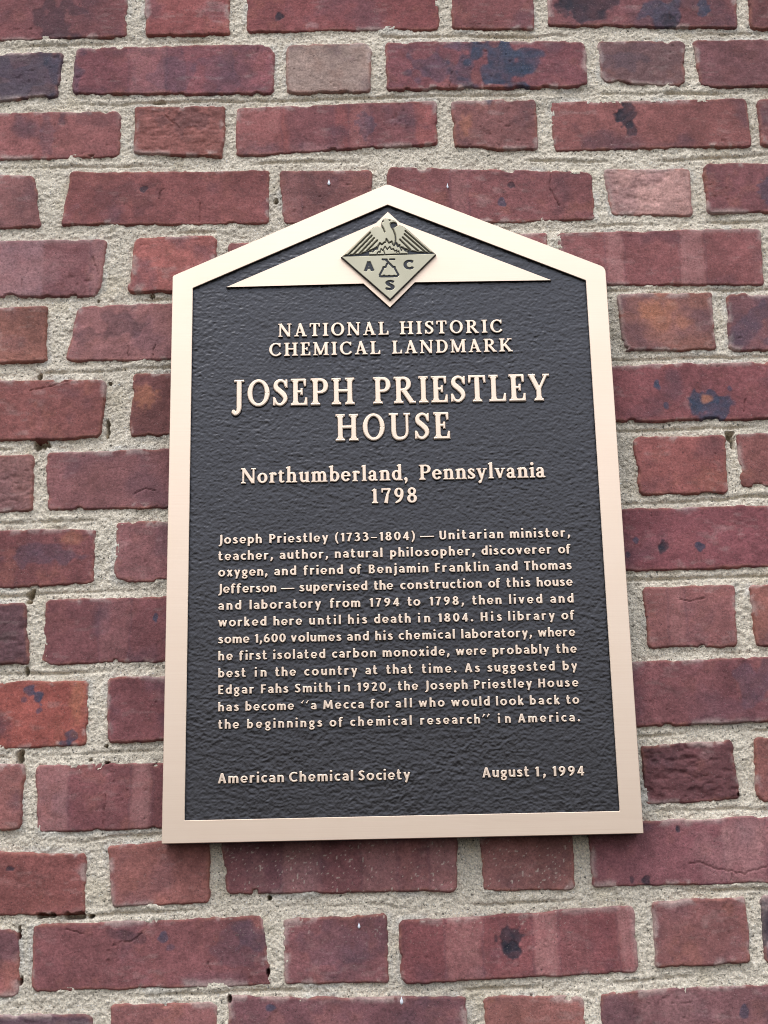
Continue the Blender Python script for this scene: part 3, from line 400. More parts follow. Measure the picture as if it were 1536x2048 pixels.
    tan = sstep(.2, .6, fbm(X, Z, .03, 3, 102))[..., None] * .35
    cm = cm * (1 - tan) + lin((206, 190, 160)) * tan
    wht = (sstep(.15, .5, fbm(X, Z, .04, 3, 103)) * sstep(.008, .002, SD))[..., None] * .4
    cm = cm * (1 - wht) + lin((214, 212, 206)) * wht

    idx = np.arange(nx * nz).reshape(nz, nx)
    quads = np.stack([idx[:-1, :-1], idx[:-1, 1:], idx[1:, 1:], idx[1:, :-1]], -1)
    def sheet(name, H, C, mask, mat, extra=None):
        mq = mask[:-1, :-1] & mask[:-1, 1:] & mask[1:, 1:] & mask[1:, :-1]
        f = quads[mq]
        used, inv = np.unique(f, return_inverse=True); f = inv.reshape(-1, 4)
        co = np.stack([X.ravel()[used], WALL_Y - H.ravel()[used], Z.ravel()[used]], 1)
        cc = C.reshape(-1, 3)[used]
        if extra is not None:
            b0 = len(co); co = np.concatenate([co, extra[0]]); f = np.concatenate([f, extra[1] + b0]); cc = np.concatenate([cc, np.tile(lin((150, 140, 125)), (len(extra[0]), 1))])
        o = new_mesh(name, co, f, mat, smooth=True, cols=np.clip(cc, .005, .95)); return keep(o, root)
    sheet('brickwork', HB, CB, SD < .0022, BRICK)
    # the body of the wall behind the pointing (closed box 20 cm deep)
    x0, x1, z0, z1, ya, yb = XS[0], XS[-1], ZS[0], ZS[-1], WALL_Y + .004, WALL_Y + .22
    e = .0005
    bv = np.array([[x, y, z] for y in (ya + .02, yb) for x, z in ((x0 - e, z0 - e), (x1 + e, z0 - e), (x1 + e, z1 + e), (x0 - e, z1 + e))])
    bv = np.concatenate([bv, [[x, ya - .006, z] for x, z in ((x0 - e, z0 - e), (x1 + e, z0 - e), (x1 + e, z1 + e), (x0 - e, z1 + e))]])
    bf = np.array([[0, 1, 2, 3], [5, 4, 7, 6]] + [[8 + a, 8 + (a + 1) % 4, 4 + (a + 1) % 4, 4 + a] for a in range(4)])
    sheet('mortar', HM, cm, SD > -.0040, MORTAR, (bv, bf))
    for i, (x, z, w_, h_) in enumerate(DRIPS):       # small runs of white paint on the bricks
        V = []; F = []; n = 12; rings = 7
        for j in range(rings):
            tt = j / (rings - 1)
            zz = h_ * (1.15 - 2.1 * tt); ww = w_ * math.sin(math.pi * min(1, .04 + .92 * tt ** 1.7)) 
            for k in range(n):
                an = 2 * math.pi * k / n
                V.append([x + ww * math.cos(an), WALL_Y - .0006 - ww * .6 * math.sin(an), z + zz])
        for j in range(rings - 1):
            for k in range(n): F.append([j * n + k, j * n + (k + 1) % n, (j + 1) * n + (k + 1) % n, (j + 1) * n + k])
        F.append(list(range(n))[::-1]); F.append(list(range((rings - 1) * n, rings * n)))
        keep(new_mesh('paint_drip', V, F, PAINT, smooth=True), root)
    return root

# ---------------------------------------------------------------- flat cut-outs with thickness
def rounded(loop, radii, n=6):
    out = []; m_ = len(loop); L = [Vector(p) for p in loop]
    for i in range(m_):
        r = radii[i]; p = L[i]; a = (L[i - 1] - p).normalized(); b = (L[(i + 1) % m_] - p).normalized()
        if r <= 0: out.append(p); continue
        ang = a.angle(b); dist = r / math.tan(ang / 2)
        c = p + (a + b).normalized() * (r / math.sin(ang / 2))
        p0 = p + a * dist; p1 = p + b * dist
        v0 = p0 - c; v1 = p1 - c; tot = math.atan2(v0.x * v1.y - v0.y * v1.x, v0.dot(v1))
        for k in range(n + 1):
            t = tot * k / n; out.append(c + Vector((v0.x * math.cos(t) - v0.y * math.sin(t), v0.x * math.sin(t) + v0.y * math.cos(t))))
    return out
def inset(loop, d):
    L = [Vector(p) for p in loop]; out = []; m_ = len(L)
    area = sum(L[i].x * L[(i + 1) % m_].y - L[(i + 1) % m_].x * L[i].y for i in range(m_))
    s = 1 if area > 0 else -1
    for i in range(m_):
        a = (L[i] - L[i - 1]).normalized(); b = (L[(i + 1) % m_] - L[i]).normalized()
        na = Vector((-a.y, a.x)) * s; nb = Vector((-b.y, b.x)) * s
        k = na + nb; k = k / max(.35, k.dot(k) / 2)
        out.append(L[i] + k * d)
    return out
def cutout(name, loops, yf, yb, bev, mats, parent, back=True):
    """loops: [outer, hole...]; front at yf with a small bevel; material 0 front + bevel, 1 sides"""
    V = []; F = []; MI = []
    fronts = []; base = []
    for i, L in enumerate(loops):
        L = [Vector(p) for p in L]
        area = sum(L[k].x * L[(k + 1) % len(L)].y - L[(k + 1) % len(L)].x * L[k].y for k in range(len(L)))
        if area < 0: L = L[::-1]
        f = inset(L, bev if i == 0 else -bev)
        b0 = len(V)
        V += [(p.x, yf, p.y) for p in f] + [(p.x, yf + bev, p.y) for p in L] + [(p.x, yb, p.y) for p in L]
        n = len(L); fronts.append([Vector((p.x, p.y, 0)) for p in f]); base.append((b0, n))
        for k in range(n):
            k2 = (k + 1) % n
            for ring, mi in ((0, 0), (1, 1)):
                q = [b0 + ring * n + k, b0 + (ring + 1) * n + k, b0 + (ring + 1) * n + k2, b0 + ring * n + k2]
                F.append(q if i == 0 else q[::-1]); MI.append(mi)
    lut = [b0 + k for b0, n in base for k in range(n)]
    for a, b, c in tessellate_polygon(fronts):
        tri = [lut[a], lut[b], lut[c]]
        p, q, r = [V[t] for t in tri]
        if (q[0] - p[0]) * (r[2] - p[2]) - (q[2] - p[2]) * (r[0] - p[0]) < 0: tri = tri[::-1]
        F.append(tri); MI.append(0)
        if back:
            o = [t + 2 * next(n for b0, n in base if b0 <= t < b0 + n) for t in tri]; F.append(o[::-1]); MI.append(1)
    # outward normals (front faces look towards -y)
    return new_mesh(name, V, F, mats=mats, midx=MI, parent=parent)

# ---------------------------------------------------------------- signed-distance shapes (letters and emblem lines)
def sd_cap(x, y, pts, rs):
    d = np.full(x.shape, 9.)
    for (ax, ay), (bx_, by_), ra, rb in zip(pts[:-1], pts[1:], rs[:-1], rs[1:]):
        dx, dy = bx_ - ax, by_ - ay; L2 = max(dx * dx + dy * dy, 1e-9)
        t = np.clip(((x - ax) * dx + (y - ay) * dy) / L2, 0, 1)
        d = np.minimum(d, np.hypot(x - ax - t * dx, y - ay - t * dy) - (ra + (rb - ra) * t))
    return d
def sd_flat(x, y, pts, rs):
    d = np.full(x.shape, 9.)
    n = len(pts)
    for i in range(n - 1):
        (ax, ay), (bx_, by_) = pts[i], pts[i + 1]; dx, dy = bx_ - ax, by_ - ay; L = max(math.hypot(dx, dy), 1e-6); dx /= L; dy /= L
        u = (x - ax) * dx + (y - ay) * dy; v = np.abs((x - ax) * -dy + (y - ay) * dx)
        r = rs[i] + (rs[i + 1] - rs[i]) * np.clip(u / L, 0, 1)
        d = np.minimum(d, np.maximum(v - r, np.maximum(-u, u - L)))
        if i > 0: d = np.minimum(d, np.hypot(x - ax, y - ay) - rs[i])
    return d
def sd_poly(x, y, P):
    d = np.full(x.shape, 9.); s = np.ones(x.shape)
    n = len(P)
    for i in range(n):
        ax, ay = P[i]; bx_, by_ = P[(i + 1) % n]
        dx, dy = bx_ - ax, by_ - ay; L2 = max(dx * dx + dy * dy, 1e-12)
        t = np.clip(((x - ax) * dx + (y - ay) * dy) / L2, 0, 1)
        d = np.minimum(d, np.hypot(x - ax - t * dx, y - ay - t * dy))
        c1 = y >= ay; c2 = y < by_; c3 = dx * (y - ay) > dy * (x - ax)
        s = np.where((c1 & c2 & c3) | (~c1 & ~c2 & ~c3), -s, s)
    return d * s
def spline(P, n=6):
    P = [np.array(p, float) for p in P]; out = []
    for i in range(len(P) - 1):
        p0 = P[max(i - 1, 0)]; p1 = P[i]; p2 = P[i + 1]; p3 = P[min(i + 2, len(P) - 1)]
        for k in range(n):
            t = k / n
            out.append(.5 * ((2 * p1) + (p2 - p0) * t + (2 * p0 - 5 * p1 + 4 * p2 - p3) * t * t + (3 * p1 - p0 - 3 * p2 + p3) * t ** 3))
    out.append(P[-1]); return out

class Glyph:
    def __init__(g): g.parts = []
    def box(g, x0, y0, x1, y1): g.parts.append(('f', [(x0, (y0 + y1) / 2), (x1, (y0 + y1) / 2)], [(y1 - y0) / 2] * 2)); return g
    def flat(g, pts, r): g.parts.append(('f', pts, r if isinstance(r, list) else [r] * len(pts))); return g
    def cap(g, pts, r): g.parts.append(('c', pts, r if isinstance(r, list) else [r] * len(pts))); return g
    def spl(g, pts, kind='f'):          # pts are (x, y, r)
        q = spline(pts); g.parts.append((kind, [(p[0], p[1]) for p in q], [float(p[2]) for p in q])); return g
    def arc(g, cx, cy, rx, ry, a0, a1, thick, thin, kind='f', tilt=0):
        n = max(6, int(abs(a1 - a0) / 9)); P = []; R = []
        for k in range(n + 1):
            a = math.radians(a0 + (a1 - a0) * k / n)
            P.append((cx + rx * math.cos(a), cy + ry * math.sin(a))); R.append(thin + (thick - thin) * math.cos(a - math.radians(tilt)) ** 2)
        g.parts.append((kind, P, R)); return g
    def dot(g, x, y, r): g.parts.append(('c', [(x, y), (x + .001, y)], [r, r])); return g
    def sdf(g, x, y):
        d = np.full(x.shape, 9.)
        for k, p, r in g.parts: d = np.minimum(d, (sd_flat if k == 'f' else sd_cap)(x, y, p, r))
        return d
    def bounds(g):
        P = [(x - r, x + r, y - r, y + r) for k, p, rr in g.parts for (x, y), r in zip(p, rr)]
        P = np.array(P); return P[:, 0].min(), P[:, 1].max(), P[:, 2].min(), P[:, 3].max()

R, T = .098, .052
def stem(g, x, y0=0, y1=1, r=R, top=True, bot=True, k=.10):
    g.box(x - r, y0, x + r, y1)
    for on, y, s in ((bot, y0, 1), (top, y1, -1)):
        if on:
            g.box(x - r - k, min(y, y + s * .075), x + r + k, max(y, y + s * .075))
            g.flat([(x, y + s * .06), (x, y + s * .17)], [r + k * .6, r])
    return g
def slab(g, x0, x1, y, up=True):
    g.box(x0, y if up else y - .075, x1, y + .075 if up else y); return g
def serif_glyphs():
    G = {}
    def new(c): G[c] = Glyph(); return G[c]
    g = new('H'); stem(g, .2); stem(g, .80); g.box(.2, .47, .80, .57)
    g = new('I'); stem(g, .2)
    g = new('L'); stem(g, .2); g.box(.2, 0, .70, .085).flat([(.655, .02), (.70, .30)], [.075, .035])
    g = new('E'); stem(g, .2); g.box(.2, .915, .64, 1).flat([(.60, .98), (.625, .72)], [.065, .035]).box(.2, .47, .48, .56).flat([(.47, .39), (.47, .64)], [.04, .04]).box(.2, 0, .69, .085).flat([(.64, .02), (.68, .29)], [.075, .035])
    g = new('T'); stem(g, .42, top=False); g.box(.06, .915, .78, 1).flat([(.11, .98), (.075, .72)], [.06, .035]).flat([(.73, .98), (.765, .72)], [.06, .035])
    g = new('A'); g.flat([(.40, 1.0), (.74, .03)], R * 1.05).flat([(.42, .97), (.15, .03)], T).box(.24, .28, .62, .36); slab(g, .0, .31, 0); slab(g, .57, .92, 0)
    g = new('N'); g.box(.15 - T, 0, .15 + T, 1).box(.83 - T, 0, .83 + T, 1).flat([(.15, .98), (.80, .04)], R); slab(g, .0, .28, 1, False); slab(g, .02, .30, 0); slab(g, .68, .98, 1, False)
    g = new('M'); g.box(.17 - T, 0, .17 + T, 1).box(.98 - R, 0, .98 + R, 1).flat([(.19, .97), (.56, .05)], R * .95).flat([(.56, .05), (.95, .97)], T); slab(g, .02, .26, 1, False); slab(g, .03, .32, 0); slab(g, .80, 1.16, 0); slab(g, .92, 1.16, 1, False)
    g = new('O'); g.arc(.48, .5, .385, .455, 0, 360, R, T)
    g = new('C'); g.arc(.50, .5, .40, .455, 42, 325, R, T).flat([(.80, .70), (.80, .98)], [.03, .045])
    g = new('S'); g.spl([(.63, .74, .05), (.56, .89, .05), (.38, .95, T), (.20, .85, .075), (.20, .68, R), (.38, .54, R), (.56, .38, R), (.59, .21, .08), (.42, .05, T), (.22, .09, .05), (.13, .26, .05)]).flat([(.655, .68), (.655, .98)], .034).flat([(.10, .02), (.10, .32)], .034)
    g = new('P'); stem(g, .2); g.arc(.42, .715, .245, .235, -95, 95, R, T).box(.2, .90, .43, 1.0).box(.2, .43, .42, .53)
    g = new('R'); stem(g, .2); g.arc(.42, .73, .235, .22, -95, 95, R, T).box(.2, .90, .43, 1.0).box(.2, .46, .42, .55).flat([(.42, .50), (.78, .04)], R * .95); slab(g, .68, .95, 0)
    g = new('D'); stem(g, .2); g.arc(.40, .5, .38, .45, -92, 92, R, T).box(.2, .90, .41, 1.0).box(.2, 0, .41, .10)
    g = new('K'); stem(g, .2); g.flat([(.27, .42), (.74, .96)], T).flat([(.40, .56), (.80, .04)], R); slab(g, .60, .93, 1, False); slab(g, .66, .98, 0)
    g = new('J'); g.box(.26 - R, .0, .26 + R, 1); slab(g, .05, .47, 1, False); g.spl([(.26, .1, R), (.255, -.08, R * .95), (.20, -.21, .075), (.10, -.27, .06), (.03, -.25, .05)], 'c').dot(.02, -.20, .08)
    g = new('U'); g.box(.2 - R, .3, .2 + R, 1).box(.80 - T, .3, .80 + T, 1).spl([(.2, .34, R), (.23, .17, .09), (.34, .065, .07), (.50, .045, .06), (.66, .08, .055), (.77, .19, T), (.80, .34, T)]); slab(g, .0, .40, 1, False); slab(g, .66, .94, 1, False)
    g = new('Y'); g.flat([(.12, .97), (.42, .42)], R * .95).flat([(.78, .97), (.47, .44)], T); stem(g, .44, 0, .46, top=False); slab(g, .0, .30, 1, False); slab(g, .64, .92, 1, False)
    r, x = .092, .68
    def st(g, X, y0=0, y1=x, top=True, bot=True):
        g.box(X - r, y0, X + r, y1)
        if bot: g.box(X - r - .07, y0, X + r + .07, y0 + .075)
        if top: g.flat([(X - r - .075, y1 - .10), (X + r, y1 - .02)], [.045, .045])
        return g
    def arch(g, a, b):
        g.spl([(a, .46, .05), (a + .08, .58, .06), (a + .20, .635, .062), (b - .06, .60, .08), (b, .44, r)]); g.box(b - r, 0, b + r, .46).box(b - r - .07, 0, b + r + .07, .075)
    g = new('n'); st(g, .18); arch(g, .18, .56)
    g = new('m'); st(g, .18); arch(g, .18, .54); arch(g, .54, .90)
    g = new('h'); st(g, .18, 0, 1.06); arch(g, .18, .56)
    g = new('r'); st(g, .18); g.spl([(.18, .44, .05), (.25, .57, .055), (.36, .63, .06), (.42, .60, .06)], 'c').dot(.41, .575, .085)
    g = new('u'); st(g, .17, .2, x, bot=False); st(g, .55, 0, x, bot=False); g.box(.55, 0, .70, .07).spl([(.17, .24, r), (.21, .10, .075), (.32, .055, .06), (.45, .10, .05), (.55, .22, .05)])
    g = new('o'); g.arc(.33, .34, .235, .285, 0, 360, r, .055)
    g = new('b'); st(g, .17, .02, 1.06, bot=False); g.arc(.37, .34, .215, .285, 0, 360, r, .055)
    g = new('d'); g.arc(.30, .34, .205, .285, 0, 360, r, .055); st(g, .52, 0, 1.06, bot=False); g.box(.52, 0, .69, .07)
    g = new('e'); g.arc(.32, .34, .225, .285, 5, 322, r, .055).box(.2, .325, .60, .405).flat([(.54, .34), (.54, .46)], r * .7)
    g = new('l'); st(g, .18, 0, 1.06)
    g = new('i'); st(g, .18); g.dot(.18, .92, .105)
    g = new('a'); g.box(.43 - r, .1, .43 + r, .48).spl([(.11, .50, .07), (.17, .60, .06), (.29, .635, .055), (.40, .57, .08), (.43, .44, r)], 'c').spl([(.43, .14, r), (.50, .06, .06), (.60, .05, .035)]).arc(.27, .19, .165, .145, 0, 360, .085, .055)
    g = new('t'); g.flat([(.2, .12), (.2, .80)], [r, r * .8]).box(.05, .59, .42, .67).spl([(.2, .16, r), (.24, .07, .07), (.33, .05, .05), (.42, .10, .035)])
    g = new('s'); g.spl([(.44, .52, .045), (.36, .62, .05), (.25, .635, .055), (.15, .56, .075), (.20, .43, r), (.34, .31, r), (.45, .19, r), (.40, .08, .06), (.27, .045, .052), (.15, .08, .05), (.10, .17, .045)]).flat([(.455, .47), (.455, .66)], .03).flat([(.09, .02), (.09, .22)], .03)
    g = new('v'); g.flat([(.13, .64), (.34, .03)], r).flat([(.55, .64), (.34, .03)], .05).box(.0, .61, .29, .68).box(.43, .61, .68, .68)
    g = new('y'); g.flat([(.13, .64), (.34, .03)], r).flat([(.55, .64), (.26, -.22)], .052).box(.0, .61, .29, .68).box(.43, .61, .68, .68).dot(.20, -.21, .09)
    g = new(','); g.dot(.12, .08, .105).spl([(.15, .06, .08), (.16, -.06, .06), (.09, -.19, .03)], 'c')
    g = new('1'); stem(g, .26, 0, .95, top=False); g.flat([(.07, .83), (.26, .93)], [.03, .06])
    g = new('7'); g.box(.03, .86, .60, .98).flat([(.06, .95), (.05, .70)], [.05, .03]).flat([(.57, .93), (.40, .55), (.30, .0)], [.055, .08, .115])
    g = new('9'); g.arc(.32, .68, .21, .26, 0, 360, r, .06).spl([(.53, .66, r), (.50, .40, r * .95), (.36, .16, .08), (.12, .02, .05)], 'c')
    g = new('8'); g.arc(.32, .745, .19, .20, 0, 360, .085, .058).arc(.32, .27, .225, .225, 0, 360, .098, .06)
    return G
def sans_glyphs():
    G = {}; r = .108; s = .082
    def new(c): G[c] = Glyph(); return G[c]
    def V(g, X, y0, y1, k=r): g.box(X - k, y0, X + k, y1); return g
    x = .74
    new('A').flat([(.36, 1.0), (.09, 0)], .10).flat([(.36, 1.0), (.65, 0)], .112).box(.2, .24, .54, .37)
    g = V(new('B'), .15, 0, 1); g.arc(.34, .745, .175, .19, -92, 92, .10, s).arc(.36, .275, .20, .21, -92, 92, .105, s).box(.15, .85, .35, 1).box(.15, .47, .36, .58).box(.15, 0, .37, .14)
    new('C').arc(.50, .5, .37, .425, 48, 312, r, s)
    g = V(new('E'), .15, 0, 1); g.box(.15, .85, .56, 1).box(.15, .44, .52, .575).box(.15, 0, .57, .15)
    g = V(new('F'), .15, 0, 1); g.box(.15, .85, .56, 1).box(.15, .42, .52, .56)
    g = V(new('H'), .15, 0, 1); V(g, .63, 0, 1); g.box(.15, .43, .63, .57)
    g = new('J'); g.spl([(.2, 1, r), (.2, .6, r), (.2, .15, r), (.17, -.05, .10), (.09, -.17, .085), (-.02, -.21, .06)])
    new('M').flat([(.20, 1), (.13, 0)], .10).flat([(.84, 1), (.91, 0)], .108).flat([(.21, .97), (.52, .16)], .105).flat([(.83, .97), (.52, .16)], .092)
    g = V(new('P'), .15, 0, 1); g.arc(.33, .70, .22, .225, -92, 92, r, s).box(.15, .85, .34, 1).box(.15, .40, .34, .54)
    new('S').spl([(.52, .86, .075), (.38, .92, .08), (.22, .88, .09), (.14, .74, .105), (.24, .58, .11), (.42, .43, .11), (.50, .27, .105), (.42, .12, .09), (.26, .08, .08), (.08, .15, .075)])
    g = V(new('T'), .33, 0, 1); g.box(.02, .85, .64, 1)
    g = new('U'); V(g, .15, .3, 1); V(g, .61, .3, 1, .10); g.spl([(.15, .34, r), (.18, .17, .105), (.27, .09, .09), (.38, .08, .085), (.50, .10, .09), (.59, .19, .10), (.61, .34, .10)])
    def arch(g, a, b):
        g.spl([(a, .42, .06), (a + .09, .58, .085), (a + .21, .645, .09), (b - .05, .59, .10), (b, .42, r)]); g.box(b - r, 0, b + r, .45)
    g = V(new('n'), .14, 0, x); arch(g, .14, .53)
    g = V(new('m'), .14, 0, x); arch(g, .14, .50); arch(g, .50, .86)
    g = V(new('h'), .14, 0, 1.08); arch(g, .14, .53)
    g = V(new('r'), .14, 0, x); g.spl([(.14, .40, .06), (.20, .55, .08), (.29, .64, .09), (.42, .645, .085)])
    g = V(new('u'), .53, 0, x); V(g, .14, .28, x); g.spl([(.14, .32, r), (.18, .15, .10), (.28, .09, .085), (.42, .15, .075), (.53, .32, .06)])
    new('o').arc(.34, .365, .25, .295, 0, 360, r, .082)
    g = V(new('b'), .14, 0, 1.08); g.arc(.35, .365, .21, .285, 0, 360, r, .085)
    g = V(new('d'), .53, 0, 1.08); g.arc(.32, .365, .21, .285, 0, 360, r, .085)
    g = V(new('p'), .14, -.30, x); g.arc(.35, .365, .21, .285, 0, 360, r, .085)
    new('c').arc(.36, .365, .235, .285, 55, 305, r, .088)
    g = new('e'); g.arc(.33, .365, .235, .295, 8, 318, r * .92, .075).box(.22, .30, .62, .385).flat([(.565, .31), (.56, .46)], .085)
    V(new('l'), .12, 0, 1.08)
    g = V(new('i'), .12, 0, x - .02); g.dot(.12, 1.0, .112)
    g = new('j'); g.spl([(.13, x, r), (.13, .4, r), (.13, .05, r), (.10, -.16, .095), (.0, -.25, .075)]).dot(.13, 1.0, .112)
    g = V(new('k'), .14, 0, 1.08); g.flat([(.22, .36), (.50, .74)], .085).flat([(.24, .42), (.54, 0)], .112)
    g = V(new('a'), .47, 0, .48); g.spl([(.10, .60, .075), (.24, .655, .085), (.40, .61, .095), (.47, .44, r)]).arc(.27, .22, .185, .15, 0, 360, .088, .066)
    g = new('t'); g.spl([(.18, .98, .09), (.18, .6, r), (.18, .25, r), (.22, .11, .10), (.31, .085, .085), (.42, .10, .07)]).box(.02, .60, .42, .74)
    g = new('f'); g.spl([(.44, .97, .075), (.32, .99, .085), (.22, .90, .10), (.2, .72, r), (.2, .3, r), (.2, 0, r)]).box(.04, .60, .42, .74)
    g = new('s'); g.spl([(.44, .60, .07), (.30, .655, .08), (.17, .61, .09), (.15, .50, .10), (.30, .38, .11), (.43, .25, .10), (.41, .12, .09), (.27, .075, .08), (.08, .12, .07)])
    new('v').flat([(.10, .74), (.32, .02)], .105).flat([(.53, .74), (.32, .02)], .092)
    new('w').flat([(.10, .74), (.28, .02)], .10).flat([(.46, .70), (.28, .02)], .085).flat([(.46, .70), (.66, .02)], .10).flat([(.83, .74), (.66, .02)], .085)
    new('x').flat([(.10, .74), (.50, 0)], .11).flat([(.50, .74), (.09, 0)], .09)
    new('y').flat([(.10, .74), (.33, .04)], .105).flat([(.54, .74), (.34, .10), (.22, -.29)], .092)
    new('g').arc(.29, .46, .185, .20, 0, 360, .098, .082).spl([(.20, .26, .06), (.14, .16, .07), (.24, .09, .075), (.40, .07, .08), (.50, -.04, .085), (.44, -.19, .075), (.28, -.24, .07), (.12, -.19, .075), (.09, -.07, .07), (.18, .05, .055)]).flat([(.36, .62), (.56, .68)], [.06, .065])
    new(',').spl([(.14, .16, .11), (.14, .05, .105), (.04, -.19, .05)])
    new('.').dot(.13, .11, .125)
    new('(').spl([(.28, 1.06, .06), (.13, .75, .085), (.09, .42, .095), (.13, .10, .085), (.28, -.22, .06)])
    new(')').spl([(.06, 1.06, .06), (.21, .75, .085), (.25, .42, .095), (.21, .10, .085), (.06, -.22, .06)])
    new('–').box(.0, .32, .62, .43); new('—').box(0, .31, 1.55, .44)
    new('“').flat([(.30, 1.06), (.09, .72)], [.035, .085]).flat([(.80, 1.06), (.59, .72)], [.035, .085])
    new('”').flat([(.28, 1.06), (.06, .70)], [.095, .03]).flat([(.76, 1.06), (.54, .70)], [.095, .03])
    g = V(new('1'), .26, 0, .98, .112); g.flat([(.05, .78), (.27, .92)], [.06, .085])
    new('2').spl([(.06, .82, .075), (.20, .90, .085), (.38, .86, .10), (.44, .70, .11), (.36, .50, .105), (.12, .16, .09)]).box(.05, 0, .56, .15)
    new('3').spl([(.08, .88, .075), (.24, .915, .085), (.40, .83, .10), (.39, .65, .10), (.24, .54, .07)]).spl([(.22, .53, .07), (.42, .45, .10), (.47, .28, .11), (.38, .12, .095), (.22, .075, .085), (.05, .12, .075)])
    g = V(new('4'), .42, 0, .97, .105); g.flat([(.40, .92), (.09, .30)], .085).box(.0, .20, .62, .335)
    new('6').arc(.33, .30, .215, .225, 0, 360, .105, .082).spl([(.13, .34, .105), (.16, .58, .105), (.28, .80, .095), (.46, .94, .07)])
    new('7').box(.03, .83, .58, .98).flat([(.50, .90), (.34, .55), (.21, 0)], [.09, .10, .115])
    new('8').arc(.32, .735, .175, .185, 0, 360, .10, .08).arc(.32, .275, .205, .20, 0, 360, .112, .085)
    new('9').arc(.31, .67, .205, .225, 0, 360, .105, .082).spl([(.51, .65, .105), (.48, .42, .105), (.36, .20, .095), (.16, .04, .07)])
    new('0').arc(.33, .49, .225, .41, 0, 360, .108, .085)
    return G

def solid_from_sdf(sdf, x0, x1, y0, y1, cell, depth, bev, draft=0.):
    """marching squares: returns verts (x, height, y), faces, material index; the shape rises 'depth' with a small chamfer"""
    xs = np.arange(x0 - 2 * cell, x1 + 2.5 * cell, cell); ys = np.arange(y0 - 2 * cell, y1 + 2.5 * cell, cell)
    X, Y = np.meshgrid(xs, ys); D = sdf(X, Y)
    D = np.where(np.abs(D) < cell * .02, -cell * .02, D)
    ny, nx = D.shape; V = []; F = []; MI = []
    GY, GX = np.gradient(D, cell)
    vid = {}
    def top(d): return depth - bev * max(0., 1 + min(d, 0) / bev)
    def corner(i, j):
        k = (i, j)
        if k not in vid: vid[k] = len(V); V.append((X[j, i], top(D[j, i]), Y[j, i]))
        return vid[k]
    def cut(i, j, i2, j2):
        k = (i, j, i2, j2) if (i, j) < (i2, j2) else (i2, j2, i, j)
        if k not in vid:
            a, b = D[j, i], D[j2, i2]; t = a / (a - b)
            px = X[j, i] + (X[j2, i2] - X[j, i]) * t; py = Y[j, i] + (Y[j2, i2] - Y[j, i]) * t
            vid[k] = len(V); V.append((px, depth - bev, py)); gx, gy = GX[j, i] * (1 - t) + GX[j2, i2] * t, GY[j, i] * (1 - t) + GY[j2, i2] * t; gl = max(math.hypot(gx, gy), .3); V.append((px + draft * gx / gl, 0., py + draft * gy / gl))
        return vid[k]
    ins = D < 0
    cnt = ins[:-1, :-1].astype(int) + ins[:-1, 1:] + ins[1:, 1:] + ins[1:, :-1]
    for j, i in zip(*np.nonzero(cnt)):
        cs = [(i, j), (i + 1, j), (i + 1, j + 1), (i, j + 1)]
        inn = [ins[b, a] for a, b in cs]
        if all(inn): F.append([corner(*c) for c in cs]); MI.append(0); continue
        if sum(inn) == 2 and inn[0] == inn[2]:          # saddle: two separate corners
            for k in range(4):
                if inn[k]:
                    p, q = cut(*cs[k], *cs[(k + 1) % 4]), cut(*cs[k], *cs[(k - 1) % 4])
                    F.append([corner(*cs[k]), p, q]); MI.append(0); F.append([q, p, p + 1, q + 1]); MI.append(1)
            continue
        poly = []; cuts = []
        for k in range(4):
            a, b = cs[k], cs[(k + 1) % 4]
            if inn[k]: poly.append(corner(*a))
            if inn[k] != inn[(k + 1) % 4]:
                c = cut(*a, *b); poly.append(c); cuts.append((c, inn[k]))
        F.append(poly); MI.append(0)
        p = next(c for c, w in cuts if w); q = next(c for c, w in cuts if not w)
        F.append([q, p, p + 1, q + 1]); MI.append(1)
    return np.array(V), F, MI

